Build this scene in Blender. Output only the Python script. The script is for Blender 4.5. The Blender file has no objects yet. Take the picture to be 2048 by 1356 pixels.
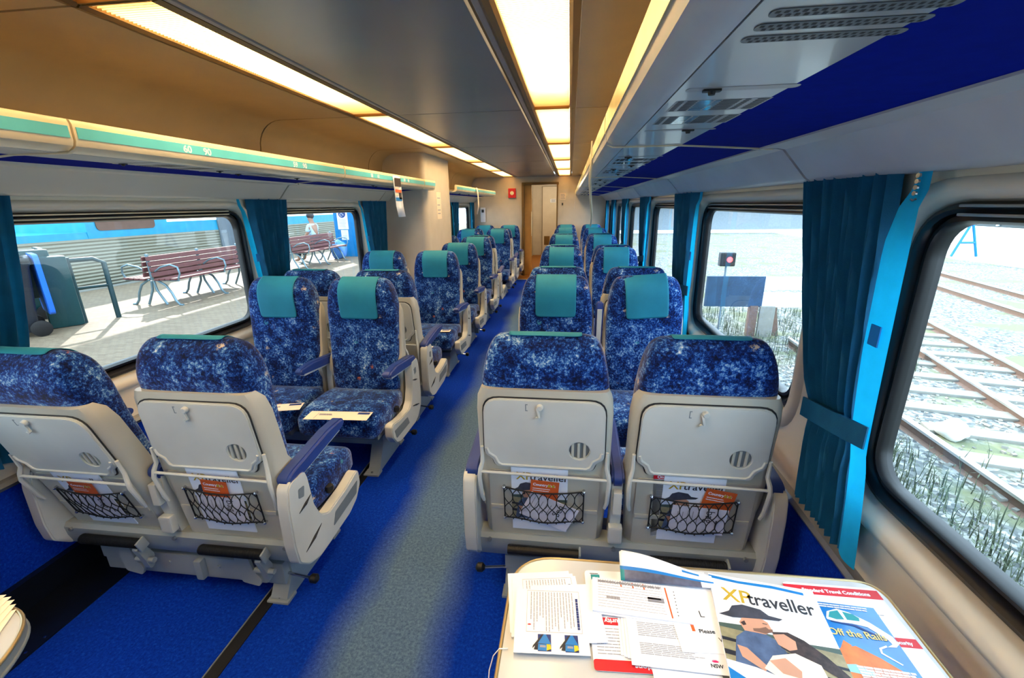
import bpy, bmesh, math, random
from mathutils import Vector, Matrix
random.seed(7)
C = bpy.context.scene.collection
PI = math.pi

# ------------------------------------------------------------------ materials
def hx(r, g, b):
    f = lambda c: ((c/255)/12.92 if c/255 <= .04045 else (((c/255)+.055)/1.055)**2.4)
    return (f(r), f(g), f(b), 1)

class NT:
    def __init__(s, name):
        s.m = bpy.data.materials.new(name); s.m.use_nodes = True
        s.t = s.m.node_tree; s.b = s.t.nodes['Principled BSDF']; s.out = s.t.nodes['Material Output']
    def n(s, typ, **kw):
        o = s.t.nodes.new(typ)
        for k, v in kw.items():
            if k in o.inputs.keys(): o.inputs[k].default_value = v
            else: setattr(o, k, v)
        return o
    def l(s, a, b): s.t.links.new(a, b)
    def ramp(s, fac, stops, interp='LINEAR'):
        r = s.n('ShaderNodeValToRGB'); r.color_ramp.interpolation = interp
        e = r.color_ramp.elements
        e[0].position, e[0].color = stops[0]; e[1].position, e[1].color = stops[-1]
        for p, c in stops[1:-1]:
            x = e.new(p); x.color = c
        s.l(fac, r.inputs[0]); return r.outputs[0]
    def mix(s, fac, a, b):
        m = s.n('ShaderNodeMix', data_type='RGBA')
        for sock, v in ((m.inputs[0], fac), (m.inputs[6], a), (m.inputs[7], b)):
            if hasattr(v, 'links'): s.l(v, sock)
            else: sock.default_value = v
        return m.outputs[2]
    def obj(s):
        return s.n('ShaderNodeTexCoord').outputs['Object']
    def noise(s, vec, scale, detail=3, rough=.5):
        o = s.n('ShaderNodeTexNoise', Scale=scale, Detail=detail, Roughness=rough); s.l(vec, o.inputs['Vector']); return o.outputs[0]
    def bump(s, h, strength=.3, dist=.002):
        b = s.n('ShaderNodeBump', Strength=strength, Distance=dist); s.l(h, b.inputs['Height']); s.l(b.outputs[0], s.b.inputs['Normal'])

def plain(name, col, rough=.5, metal=0, mottle=.06, scale=6, spec=.5, bump=0, coat=0):
    m = NT(name); m.b.inputs['Roughness'].default_value = rough; m.b.inputs['Metallic'].default_value = metal
    m.b.inputs['Specular IOR Level'].default_value = spec
    if coat: m.b.inputs['Coat Weight'].default_value = coat; m.b.inputs['Coat Roughness'].default_value = .08
    v = m.obj(); nz = m.noise(v, scale, 4)
    a = tuple(c*(1-mottle*2) for c in col[:3])+(1,); b = tuple(min(1, c*(1+mottle)) for c in col[:3])+(1,)
    m.l(m.ramp(nz, [(.3, a), (.7, b)]), m.b.inputs['Base Color'])
    if bump: m.bump(m.noise(v, bump, 3), .25, .002)
    return m.m

def fabric():
    m = NT('moquette'); v = m.obj()
    n1 = m.noise(v, 95, 9, .82); n2 = m.noise(v, 17, 3, .55)
    add = m.n('ShaderNodeMath', operation='MULTIPLY_ADD'); m.l(n2, add.inputs[0]); add.inputs[1].default_value = .42; m.l(n1, add.inputs[2])
    c = m.ramp(add.outputs[0], [(.56, hx(3, 10, 34)), (.68, hx(5, 28, 88)), (.75, hx(14, 72, 156)), (.815, hx(96, 146, 190)), (.90, hx(214, 220, 222))])
    vo = m.n('ShaderNodeTexVoronoi', Scale=11.0); m.l(v, vo.inputs['Vector'])
    mp = m.n('ShaderNodeMapping'); m.l(v, mp.inputs[0]); mp.inputs['Location'].default_value = (3, 5, 1)
    n3 = m.noise(mp.outputs[0], 60, 6, .8)
    s = m.n('ShaderNodeMath', operation='MULTIPLY_ADD'); m.l(vo.outputs['Distance'], s.inputs[0]); s.inputs[1].default_value = -1.1; m.l(n3, s.inputs[2])
    f = m.ramp(s.outputs[0], [(.36, (0, 0, 0, 1)), (.46, (1, 1, 1, 1))])
    col2 = m.ramp(vo.outputs['Color'], [(.35, hx(190, 175, 160)), (.55, hx(60, 140, 160)), (.75, hx(190, 110, 80))], 'CONSTANT')
    m.l(m.mix(f, c, col2), m.b.inputs['Base Color'])
    m.b.inputs['Roughness'].default_value = .9; m.b.inputs['Specular IOR Level'].default_value = .15
    m.b.inputs['Sheen Weight'].default_value = .25; m.b.inputs['Sheen Roughness'].default_value = .4
    m.bump(m.noise(v, 500, 2), .3, .001)
    return m.m

def carpet(name, grey_stripe):
    m = NT(name); v = m.obj()
    n = m.noise(v, 90, 6, .8); n2 = m.noise(v, 1.6, 3)
    c = m.ramp(n, [(.3, hx(2, 28, 120)), (.55, hx(4, 52, 170)), (.75, hx(24, 96, 205))])
    if grey_stripe:  # greyer stripe along the middle of the aisle
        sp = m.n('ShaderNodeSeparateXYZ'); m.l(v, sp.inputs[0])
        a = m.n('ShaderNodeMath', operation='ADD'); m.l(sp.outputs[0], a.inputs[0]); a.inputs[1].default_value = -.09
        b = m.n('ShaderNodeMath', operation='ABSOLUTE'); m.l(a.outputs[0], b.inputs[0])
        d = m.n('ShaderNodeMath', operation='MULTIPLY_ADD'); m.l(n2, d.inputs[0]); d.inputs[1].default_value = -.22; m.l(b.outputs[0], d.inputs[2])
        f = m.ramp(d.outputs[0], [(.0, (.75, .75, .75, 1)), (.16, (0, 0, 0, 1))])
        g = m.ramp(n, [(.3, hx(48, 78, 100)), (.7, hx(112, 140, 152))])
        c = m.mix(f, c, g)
    m.l(c, m.b.inputs['Base Color']); m.b.inputs['Roughness'].default_value = .95; m.b.inputs['Specular IOR Level'].default_value = .1
    m.bump(m.noise(v, 350, 2), .5, .003)
    return m.m

def emis(name, col, s):
    m = NT(name); m.b.inputs['Base Color'].default_value = col
    m.b.inputs['Emission Color'].default_value = col; m.b.inputs['Emission Strength'].default_value = s
    return m.m

LAMP_PITCH = 1.68
def lampmat():
    # tubes end to end behind a ribbed diffuser: hot over each tube, amber where one tube ends
    m = NT('lamp_diffuser'); v = m.obj(); sp = m.n('ShaderNodeSeparateXYZ'); m.l(v, sp.inputs[0])
    a = m.n('ShaderNodeMath', operation='ADD'); m.l(sp.outputs[1], a.inputs[0]); a.inputs[1].default_value = 10.06
    w = m.n('ShaderNodeMath', operation='MODULO'); m.l(a.outputs[0], w.inputs[0]); w.inputs[1].default_value = LAMP_PITCH
    dv = m.n('ShaderNodeMath', operation='DIVIDE'); m.l(w.outputs[0], dv.inputs[0]); dv.inputs[1].default_value = LAMP_PITCH
    col = m.ramp(dv.outputs[0], [(0, (1, .55, .16, 1)), (.04, (1, .68, .34, 1)), (.12, (1, .74, .42, 1)), (.72, (1, .74, .42, 1)), (.92, (1, .58, .20, 1)), (1, (1, .40, .07, 1))])
    st = m.ramp(dv.outputs[0], [(0, (.3, .3, .3, 1)), (.04, (.7, .7, .7, 1)), (.12, (1, 1, 1, 1)), (.70, (1, 1, 1, 1)), (.9, (.3, .3, .3, 1)), (1, (.12, .12, .12, 1))])
    k = m.n('ShaderNodeMath', operation='MULTIPLY'); m.l(st, k.inputs[0]); k.inputs[1].default_value = LAMP_S
    m.l(col, m.b.inputs['Emission Color']); m.l(k.outputs[0], m.b.inputs['Emission Strength'])
    m.b.inputs['Base Color'].default_value = (.8, .7, .5, 1)
    return m.m

def glassmat(tint=(.96, .99, 1, 1)):
    m = NT('window_glass'); m.t.nodes.remove(m.b)
    tr = m.n('ShaderNodeBsdfTransparent'); tr.inputs[0].default_value = tint
    gl = m.n('ShaderNodeBsdfGlossy'); gl.inputs['Roughness'].default_value = .02
    fr = m.n('ShaderNodeFresnel', IOR=1.45)
    mx = m.n('ShaderNodeMixShader'); m.l(fr.outputs[0], mx.inputs[0]); m.l(tr.outputs[0], mx.inputs[1]); m.l(gl.outputs[0], mx.inputs[2])
    m.l(mx.outputs[0], m.out.inputs[0]); return m.m

def paving():
    m = NT('platform_paving'); v = m.obj()
    br = m.n('ShaderNodeTexBrick', Scale=5.0); m.l(v, br.inputs['Vector'])
    br.inputs['Color1'].default_value = hx(126, 106, 84); br.inputs['Color2'].default_value = hx(140, 122, 98); br.inputs['Mortar'].default_value = hx(84, 70, 56)
    br.inputs['Mortar Size'].default_value = .012
    m.l(br.outputs[0], m.b.inputs['Base Color']); m.b.inputs['Roughness'].default_value = .7; m.bump(br.outputs[1], -.3, .005)
    return m.m

def ballast():
    m = NT('ballast'); v = m.obj(); vo = m.n('ShaderNodeTexVoronoi', Scale=22.0); m.l(v, vo.inputs['Vector'])
    c = m.ramp(vo.outputs['Color'], [(.1, hx(62, 66, 68)), (.5, hx(108, 112, 110)), (.9, hx(172, 172, 164))])
    n = m.noise(v, .9, 4); f = m.ramp(n, [(.5, (0, 0, 0, 1)), (.62, (1, 1, 1, 1))])
    m.l(m.mix(f, c, hx(108, 112, 82)), m.b.inputs['Base Color']); m.b.inputs['Roughness'].default_value = .9
    m.bump(vo.outputs['Distance'], -.9, .03); return m.m

def ribbed(name, col, axis=2, freq=60, metal=.6):
    m = NT(name); v = m.obj(); sp = m.n('ShaderNodeSeparateXYZ'); m.l(v, sp.inputs[0])
    k = m.n('ShaderNodeMath', operation='MULTIPLY'); m.l(sp.outputs[axis], k.inputs[0]); k.inputs[1].default_value = freq
    s = m.n('ShaderNodeMath', operation='SINE'); m.l(k.outputs[0], s.inputs[0])
    m.bump(s.outputs[0], .8, .01); m.b.inputs['Base Color'].default_value = col; m.b.inputs['Metallic'].default_value = metal; m.b.inputs['Roughness'].default_value = .45
    return m.m

LAMP_S = 24.0
M = {}
M['fabric'] = fabric()
M['shell'] = plain('seat_shell_plastic', hx(186, 184, 172), .38, scale=3)
M['shell2'] = plain('tray_plastic', hx(196, 198, 194), .35, scale=4)
M['gap'] = plain('dark_gap', hx(30, 30, 34), .6)
M['metalgrey'] = plain('painted_seat_metal', hx(150, 158, 160), .45, scale=5)
M['metaldk'] = plain('dark_seat_metal', hx(112, 120, 126), .5)  # darker grey metal for pans, trims and inset strips
M['chrome'] = plain('chrome', hx(200, 200, 205), .18, 1)
M['armpad'] = plain('armrest_vinyl', hx(34, 58, 128), .42, scale=20)
M['teal'] = plain('headrest_cloth', hx(6, 122, 150), .75, bump=400, scale=10)
M['black'] = plain('black_rubber', hx(16, 16, 18), .5)
M['net'] = plain('net_elastic', hx(8, 9, 14), .7)
M['cream'] = plain('wall_laminate', hx(222, 210, 190), .35, mottle=.03, scale=1.5, coat=.3)
M['creamend'] = plain('endwall_laminate', hx(205, 196, 182), .5, mottle=.03)
M['ceil_dark'] = plain('ceiling_brushed_panel', hx(154, 156, 158), .34, .55, mottle=.08, scale=1.2)
M['ceil'] = plain('ceiling_cove_laminate', hx(190, 170, 132), .36, mottle=.03)
M['brass'] = plain('lamp_housing', hx(120, 92, 50), .4, .3)
M['graytrim'] = plain('grey_trim', hx(150, 152, 158), .35)
M['rackpanel'] = plain('rack_underside', hx(182, 186, 190), .3, .25, mottle=.03, coat=.25)
M['rackblue'] = plain('rack_blue_felt', hx(0, 24, 140), .9, scale=40, spec=.05)
M['lipgrey'] = plain('rack_lip_grey', hx(196, 200, 204), .28, .1)
M['lip'] = plain('rack_lip', hx(226, 214, 182), .3)
M['tealstrip'] = plain('rack_teal_strip', hx(96, 200, 216), .3)
M['gasket'] = plain('window_rubber', hx(22, 20, 22), .32)
def cloth(name, col, tcol, f):
    m = plain(name, col, .8, mottle=.1, scale=18, bump=300); t = m.node_tree; b = t.nodes['Principled BSDF']; o = t.nodes['Material Output']
    tl = t.nodes.new('ShaderNodeBsdfTranslucent'); tl.inputs[0].default_value = tcol; mx = t.nodes.new('ShaderNodeMixShader'); mx.inputs[0].default_value = f
    t.links.new(b.outputs[0], mx.inputs[1]); t.links.new(tl.outputs[0], mx.inputs[2]); t.links.new(mx.outputs[0], o.inputs[0]); return m
M['curtain'] = cloth('curtain_cloth', hx(3, 100, 142), hx(0, 110, 150), .2)
M['hem_lit'] = cloth('curtain_hem_lit', hx(10, 170, 228), hx(10, 190, 240), .45)  # hem band, with window light put into its brighter colour
M['alu'] = plain('brushed_aluminium', hx(170, 172, 172), .35, .8)
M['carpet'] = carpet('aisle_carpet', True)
M['carpetw'] = carpet('dado_carpet', False)
M['lino'] = plain('black_floor_panel', hx(12, 18, 30), .3, mottle=.2, scale=30)
M['white'] = plain('white_paper', hx(226, 234, 250), .6, mottle=.01)
M['cream_p'] = plain('cream_paper', hx(240, 222, 200), .6, mottle=.02)
M['orange'] = plain('orange_print', hx(208, 92, 34), .5, mottle=.02)
M['red'] = plain('red_print', hx(205, 24, 40), .45, mottle=.02)
M['bluep'] = plain('blue_print', hx(10, 120, 200), .45, mottle=.02)
M['navy'] = plain('navy_print', hx(20, 50, 120), .5)
M['ink'] = plain('ink', hx(40, 44, 54), .6)
M['inkl'] = plain('grey_ink', hx(150, 152, 165), .6)
M['gold'] = plain('gold_ink', hx(190, 160, 40), .5)
M['tealp'] = plain('teal_print', hx(20, 140, 150), .5)
M['pink'] = plain('magenta_print', hx(215, 40, 110), .5)
M['brown'] = plain('paper_edge_brown', hx(150, 105, 70), .7)
M['table'] = plain('table_laminate', hx(190, 196, 204), .25, mottle=.02, coat=.3)
M['glass'] = glassmat()
# ------------------------------------------------------------------ geometry helpers
def mk(name, bm, mat, parent=None, smooth=None, **props):
    me = bpy.data.meshes.new(name)
    bmesh.ops.recalc_face_normals(bm, faces=bm.faces[:]); bm.to_mesh(me); bm.free()
    for x in (mat if isinstance(mat, (list, tuple)) else [mat]): me.materials.append(x)
    if smooth is not None:
        for p in me.polygons: p.use_smooth = True
        me.set_sharp_from_angle(angle=math.radians(smooth))
    o = bpy.data.objects.new(name, me); C.objects.link(o)
    if parent: o.parent = parent
    for k, v in props.items(): o[k] = v
    return o
def empty(name, loc=(0, 0, 0), rz=0, **props):
    o = bpy.data.objects.new(name, None); C.objects.link(o); o.location = loc; o.rotation_euler = (0, 0, rz)
    o.empty_display_size = .05
    for k, v in props.items(): o[k] = v
    return o
def copytree(o, parent=None):
    c = o.copy(); C.objects.link(c); c.parent = parent
    for ch in list(o.children): copytree(ch, c)
    return c
def B(): return bmesh.new()
def box(bm, c, s, bev=0, mi=0, rot=None, seg=2):
    r = bmesh.ops.create_cube(bm, size=1)['verts']
    bmesh.ops.scale(bm, vec=s, verts=r)
    fs = set(f for v in r for f in v.link_faces)
    if bev:
        es = list(set(e for v in r for e in v.link_edges))
        g = bmesh.ops.bevel(bm, geom=es, offset=bev, segments=seg, affect='EDGES', profile=.7)
        r = list(set(v for f in g['faces'] for v in f.verts) | set(v for v in r if v.is_valid))
        fs = set(f for v in r for f in v.link_faces)
    for f in fs: f.material_index = mi
    if rot: bmesh.ops.rotate(bm, cent=(0, 0, 0), matrix=rot, verts=r)
    bmesh.ops.translate(bm, vec=c, verts=r)
    return bm
def loft(bm, rings, cap=True, mi=0, closed=True):
    R = [[bm.verts.new(p) for p in r] for r in rings]; n = len(R[0])
    for a, b in zip(R, R[1:]):
        for i in range(n if closed else n-1):
            j = (i+1) % n
            try: bm.faces.new((a[i], a[j], b[j], b[i])).material_index = mi
            except ValueError: pass
    if cap:
        bm.faces.new(R[0][::-1]).material_index = mi; bm.faces.new(R[-1]).material_index = mi
    return bm
def tube(bm, pts, r, seg=8, mi=0, cap=True):
    pts = [Vector(p) for p in pts]; rings = []
    T = (pts[1]-pts[0]).normalized(); N = T.orthogonal().normalized()
    for i, p in enumerate(pts):
        t = (pts[min(i+1, len(pts)-1)]-pts[max(i-1, 0)]).normalized()
        N = (N-t*N.dot(t)).normalized(); b = t.cross(N)
        rr = r[i] if isinstance(r, (list, tuple)) else r
        rings.append([p+N*math.cos(2*PI*k/seg)*rr+b*math.sin(2*PI*k/seg)*rr for k in range(seg)])
    return loft(bm, rings, cap, mi)
def fillet(pts, rad, n=5):
    """round every corner of a 2-D polygon; rad number or list"""
    out = []; m = len(pts)
    for i, p in enumerate(pts):
        r = rad[i] if isinstance(rad, (list, tuple)) else rad
        a = Vector(pts[i-1]); b = Vector(p); c = Vector(pts[(i+1) % m])
        u = (a-b); v = (c-b); r = min(r, u.length*.48, v.length*.48)
        if r < 1e-5: out.append((b.x, b.y)); continue
        u.normalize(); v.normalize(); p0 = b+u*r; p1 = b+v*r
        for k in range(n+1):
            t = k/n; q = p0*(1-t)**2+b*2*t*(1-t)+p1*t*t; out.append((q.x, q.y))
    return out
def rrect(x0, y0, x1, y1, r, n=6): return fillet([(x0, y0), (x1, y0), (x1, y1), (x0, y1)], r, n)
def circ(x, y, r, n=20, ry=None): return [(x+r*math.cos(2*PI*k/n), y+(ry or r)*math.sin(2*PI*k/n)) for k in range(n)]
class Fr:
    """a frame: origin, two axes and a normal"""
    def __init__(s, O, U, V, N=None):
        s.O, s.U, s.V = Vector(O), Vector(U), Vector(V); s.N = Vector(N) if N else s.U.cross(s.V)
    def __call__(s, u, v, w=0): return s.O+s.U*u+s.V*v+s.N*w
XY = Fr((0, 0, 0), (1, 0, 0), (0, 1, 0))
def prism(bm, fr, outer, h0, h1, holes=(), mi=0, mside=None):
    mside = mi if mside is None else mside
    loops = [outer]+list(holes)
    for h, flip in ((h0, True), (h1, False)):
        if not holes:
            vs = [bm.verts.new(fr(u, v, h)) for u, v in outer]
            f = bm.faces.new(vs[::-1] if flip else vs); f.material_index = mi
            if abs(h1-h0) < 1e-7: return bm
        else:
            es = []
            for lp in loops:
                vs = [bm.verts.new(fr(u, v, h)) for u, v in lp]
                es += [bm.edges.new((vs[i], vs[(i+1) % len(vs)])) for i in range(len(vs))]
            g = bmesh.ops.triangle_fill(bm, use_beauty=True, edges=es, normal=fr.N)
            for f in g['geom']:
                if isinstance(f, bmesh.types.BMFace): f.material_index = mi
            if abs(h1-h0) < 1e-7: return bm
    for lp in loops:
        a = [bm.verts.new(fr(u, v, h0)) for u, v in lp]; b = [bm.verts.new(fr(u, v, h1)) for u, v in lp]
        for i in range(len(lp)):
            j = (i+1) % len(lp); bm.faces.new((a[i], a[j], b[j], b[i])).material_index = mside
    return bm
def weld(bm, d=1e-5): bmesh.ops.remove_doubles(bm, verts=bm.verts[:], dist=d); return bm
_tc = {}
def text_bm(bm, fr, s, size, u, v, w=.0004, mi=0, align='LEFT', bold=0, sx=1, depth=.0002):
    """lettering laid into frame fr with its baseline at (u, v)"""
    key = (s, bold, align)
    if key not in _tc:
        cu = bpy.data.curves.new('t', 'FONT'); cu.body = s; cu.size = 1; cu.align_x = align; cu.offset = bold; cu.resolution_u = 3
        o = bpy.data.objects.new('t', cu); C.objects.link(o); bpy.context.view_layer.update()
        me = bpy.data.meshes.new_from_object(o.evaluated_get(bpy.context.evaluated_depsgraph_get()))
        _tc[key] = ([tuple(p.co) for p in me.vertices], [tuple(p.vertices) for p in me.polygons])
        bpy.data.objects.remove(o); bpy.data.curves.remove(cu); bpy.data.meshes.remove(me)
    vs, fs = _tc[key]
    V = [bm.verts.new(fr(u+x*size*sx, v+y*size, w)) for x, y, z in vs]
    for f in fs:
        try: bm.faces.new([V[i] for i in f]).material_index = mi
        except ValueError: pass
    return bm
def lines_bm(bm, fr, u0, v0, u1, v1, n, th, w=.0004, mi=0, rag=.2, vertical=False, fill=.92):
    """rows of unreadable small print as short dashes"""
    for i in range(n):
        t = (i+.5)/n
        if vertical: x = u0+(u1-u0)*t; a, b = v0, v1
        else: x = v0+(v1-v0)*t; a, b = u0, u1
        L = b-a; end = a+L*(1-random.random()*rag); p = a; sg = 1 if L > 0 else -1
        while (end-p)*sg > abs(L)*.02:
            q = p+sg*min(abs(end-p), abs(L)*random.uniform(.05, .16)); q2 = p+(q-p)*fill
            if vertical: r = [(x-th/2, p), (x+th/2, p), (x+th/2, q2), (x-th/2, q2)]
            else: r = [(p, x-th/2), (q2, x-th/2), (q2, x+th/2), (p, x+th/2)]
            bm.faces.new([bm.verts.new(fr(a_, b_, w)) for a_, b_ in r]).material_index = mi
            p = q
    return bm

# ------------------------------------------------------------------ camera
F_PX, TH, PS, ROLL = 880.0, math.radians(16.95896982), math.radians(7.41655755), math.radians(.8)
cam = bpy.data.cameras.new('camera'); camo = bpy.data.objects.new('camera', cam); C.objects.link(camo)
cam.sensor_width = 36; cam.sensor_fit = 'HORIZONTAL'; cam.lens = F_PX/2048*36; cam.clip_start = .05; cam.clip_end = 300
fw = Vector((-math.sin(PS)*math.cos(TH), math.cos(PS)*math.cos(TH), -math.sin(TH)))
rt = Vector((math.cos(PS), math.sin(PS), 0)); up = rt.cross(fw)
# picture content turns anticlockwise by ROLL, so the camera turns clockwise about its view axis
r2 = rt*math.cos(ROLL)-up*math.sin(ROLL); u2 = up*math.cos(ROLL)+rt*math.sin(ROLL)
camo.matrix_world = Matrix(((r2.x, u2.x, -fw.x, .7), (r2.y, u2.y, -fw.y, 0), (r2.z, u2.z, -fw.z, 1.5), (0, 0, 0, 1)))
bpy.context.scene.camera = camo
# ------------------------------------------------------------------ the saloon shell
XL, XR = -1.40, 1.50
Y0, Y1 = -2.6, 9.7
CZ = 2.055
JO = [-2.06+1.68*k for k in range(8)]            # ceiling joints: ... 1.30, 2.98, 4.66, 6.34, 8.02, 9.70
S = dict(kind='structure')

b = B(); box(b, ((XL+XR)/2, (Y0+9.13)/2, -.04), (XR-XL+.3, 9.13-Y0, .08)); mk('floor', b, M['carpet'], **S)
b = B(); box(b, (-1.28, (Y0+5)/2, .002), (.25, 5-Y0, .006), .002)
for y in (.2, .62, .94, 1.0, 1.2, 1.9, 2.6, 3.4):
    tube(b, [(-1.175, y, .004), (-1.175, y, .0065)], .005, 8, 1)
mk('trim_1', b, [M['lino'], M['chrome']], **S)
b = B(); box(b, (-1.385, (Y0+5)/2, .06), (.03, 5-Y0, .12)); mk('baseboard_left', b, M['lino'], **S)
for i, x in enumerate((-.453, .56)):
    b = B(); box(b, (x, (Y0+9.1)/2, .001), (.045, 9.1-Y0, .006))
    box(b, (x-.026, (Y0+9.1)/2, .002), (.004, 9.1-Y0, .008), mi=1); mk('trim_%d' % (2+i), b, [M['black'], M['metaldk']], **S)
b = B(); box(b, (1.485, (Y0+Y1)/2, .05), (.03, Y1-Y0, .10)); mk('baseboard_right', b, M['metaldk'], **S)

GW = 1.28
def window(n, side, yf):
    X = XR if side > 0 else XL
    fr = Fr((X, 0, 0), (0, side, 0), (0, 0, 1), (-side, 0, 0))       # normal looks into the car
    a, c = (yf-GW, yf) if side > 0 else (-yf, -(yf-GW))
    z0, z1 = .80, 1.45
    def ring(e, d, top=1): return [fr(u, v, d) for u, v in rrect(a-e, z0-e, c+e, z1+e*top, .085+e*.9, 8)]
    r = empty('window_%d' % n, fr((a+c)/2, z0), **S); inv = Matrix.Translation(-r.location)
    b = B(); loft(b, [ring(.125, 0, .75), ring(.118, .016, .75), ring(.10, .022, .75), ring(.082, .016, .75), ring(.066, -.008, .75), ring(.058, -.032, .75)], cap=False)
    bmesh.ops.transform(b, matrix=inv, verts=b.verts); mk('window_surround', b, M['cream'], r, 50)
    b = B(); loft(b, [ring(.060, -.03, .75), ring(.052, -.016, .75), ring(.04, -.012, .75), ring(.03, -.02, .75), ring(.024, -.036), ring(.016, -.024), ring(.006, -.022), ring(0, -.034), ring(0, -.06)], cap=False)
    bmesh.ops.transform(b, matrix=inv, verts=b.verts); mk('window_gasket', b, M['gasket'], r, 40)
    b = B()
    for z in (1.468, 1.486): box(b, fr((a+c)/2, z, -.012), (.012, GW-.14, .006), .002)
    bmesh.ops.transform(b, matrix=inv, verts=b.verts); mk('blind_rail', b, M['lip'] if side < 0 else M['alu'], r)
    b = B(); prism(b, fr, rrect(a-.004, z0-.004, c+.004, z1+.004, .085, 8), -.046, -.046)
    bmesh.ops.transform(b, matrix=inv, verts=b.verts); mk('window_pane', b, M['glass'], r)
    return (yf-GW-.125, yf+.125)

def sidewall(name, side, spans):
    X = XR if side > 0 else XL
    fr = Fr((X, 0, 0), (0, side, 0), (0, 0, 1), (-side, 0, 0)); b = B()
    o = [(Y0, .51), (Y1, .51), (Y1, 1.64), (Y0, 1.64)]
    if side < 0: o = [(-u, v) for u, v in o][::-1]
    hs = []
    for yf in spans:
        a, c = (yf-GW, yf) if side > 0 else (-yf, -(yf-GW)); e = .1225
        hs.append(rrect(a-e, .80-e, c+e, 1.45+e*.75, .085+e*.9, 8))
    prism(b, fr, o, -.07, 0, hs); mk(name, b, M['cream'], **S)
RW = [-2.05+1.0, 1.14, 2.90, 4.58, 6.26, 7.94, 9.50]
RW[0] = -.62
LW = [-.68, 1.0, 2.68, 4.36, 7.72, 9.40]
sidewall('wall_right', 1, RW); sidewall('wall_left', -1, LW)
k = 1
for y in RW: window(k, 1, y); k += 1
for y in LW: window(k, -1, y); k += 1
# carpeted dado and the rail on top of it
for nm, X, s in (('wall_left_lower', XL, -1), ('wall_right_lower', XR, 1)):
    b = B(); box(b, (X+s*.035, (Y0+Y1)/2, .255), (.07, Y1-Y0, .51)); mk(nm, b, M['carpetw'], **S)
tn = 4
for X, s in ((XL, -1), (XR, 1)):
    b = B(); loft(b, [[(X-s*x, y, z) for x, z in ((-.01, .50), (.022, .50), (.03, .515), (.022, .53), (-.01, .535))] for y in (Y0, Y1)])
    mk('trim_%d' % tn, b, M['alu'], None, 30, **S); tn += 1
# upper wall behind the racks
for nm, X, s in (('wall_left_upper', -1.41, -1), ('wall_right_upper', 1.44, 1)):
    b = B(); box(b, (X+s*.05, (Y0+Y1)/2, 1.86), (.08, Y1-Y0, .46)); mk(nm, b, M['ceil'], **S)

# ---- ceiling
b = B(); box(b, (0.04, (Y0+Y1)/2, 2.16), (3.1, Y1-Y0, .04)); mk('ceiling', b, M['gap'], **S)
tn = 6
def cove(s, ya, yb):
    xw = -1.40 if s < 0 else 1.43
    pts = [(s*.722, CZ)]; e = abs(xw)
    pts += [(s*(e-.19), CZ)]+[(s*(e-.19+.17*math.sin(t)), CZ-.17+.17*math.cos(t)) for t in [PI/2*k/8 for k in range(1, 9)]]+[(s*e*.995, 1.83), (s*e, 1.72)]
    th = [(x-(0 if k < 1 else 0), z+.012) if k < 2 else (x+s*.014, z+.008) for k, (x, z) in enumerate(pts)]
    bm = B(); loft(bm, [[(x, y, z) for x, z in pts+th[::-1]] for y in (ya, yb)]); return bm
g = .006
for ya, yb in zip(JO, JO[1:]):
    b = B(); box(b, (-.005, (ya+yb)/2, CZ+.011), (.785, yb-ya-2*g, .022), .003)
    o = mk('trim_%d' % tn, b, M['ceil_dark'], **S); tn += 1
    for s in (-1, 1):
        if not (s < 0 and ya < 5.0 < yb and False):
            mk('trim_%d' % tn, cove(s, ya+g, yb-g), M['ceil'], None, 40, **S); tn += 1
for s in (-1, 1):      # long grey cover strip between the middle panel and each lamp row
    b = B(); box(b, (s*.418, (Y0+Y1)/2, CZ+.008), (.022, Y1-Y0, .02), .004); mk('trim_%d' % tn, b, M['graytrim'], **S); tn += 1
M['lamp'] = lampmat()
ordn = ['first', 'second', 'third', 'fourth', 'fifth', 'sixth', 'seventh', 'eighth', 'ninth', 'tenth']
for s in (-1, 1):
    root = None
    for i, (ya, yb) in enumerate(zip(JO, JO[1:])):
        if yb < 1.0 and root is None: continue
        if root is None:
            root = r = empty('ceiling_light', (s*.578, ya, CZ)); L = yb-ya
            h = B()
            for q in (-1, 1):
                w_ = .026
                loft(h, [[(q*x, y, z) for x, z in ((.142, .0), (.142, .03), (.104, .03), (.106, .004), (.118, -.005))] for y in (.003, L-.003)])
            for y in (.006, L-.006): box(h, (0, y, .012), (.21, .008, .024))
            mk('lamp_housing', h, M['brass'], r, 30)
            d = B(); box(d, (0, L/2, .026), (.212, L-.012, .008)); dd = mk('diffuser', d, M['lamp'], r)
            lv = B()
            for k_ in range(int((L-.03)/.014)): box(lv, (0, .02+k_*.014, .014), (.208, .0022, .010))
            mk('louvre', lv, M['lip'], r)
        else:
            r = copytree(root); r.location = (s*.578, ya, CZ)
        j = i-1 if s < 0 else i-1
        r['category'] = 'ceiling light'; r['group'] = 'ribbed ceiling lights in the %s row' % ('left' if s < 0 else 'right')
        r['label'] = 'ribbed warm ceiling light panel, %s from the camera in the %s row' % (ordn[max(0, i-1)], 'left' if s < 0 else 'right')

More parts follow.
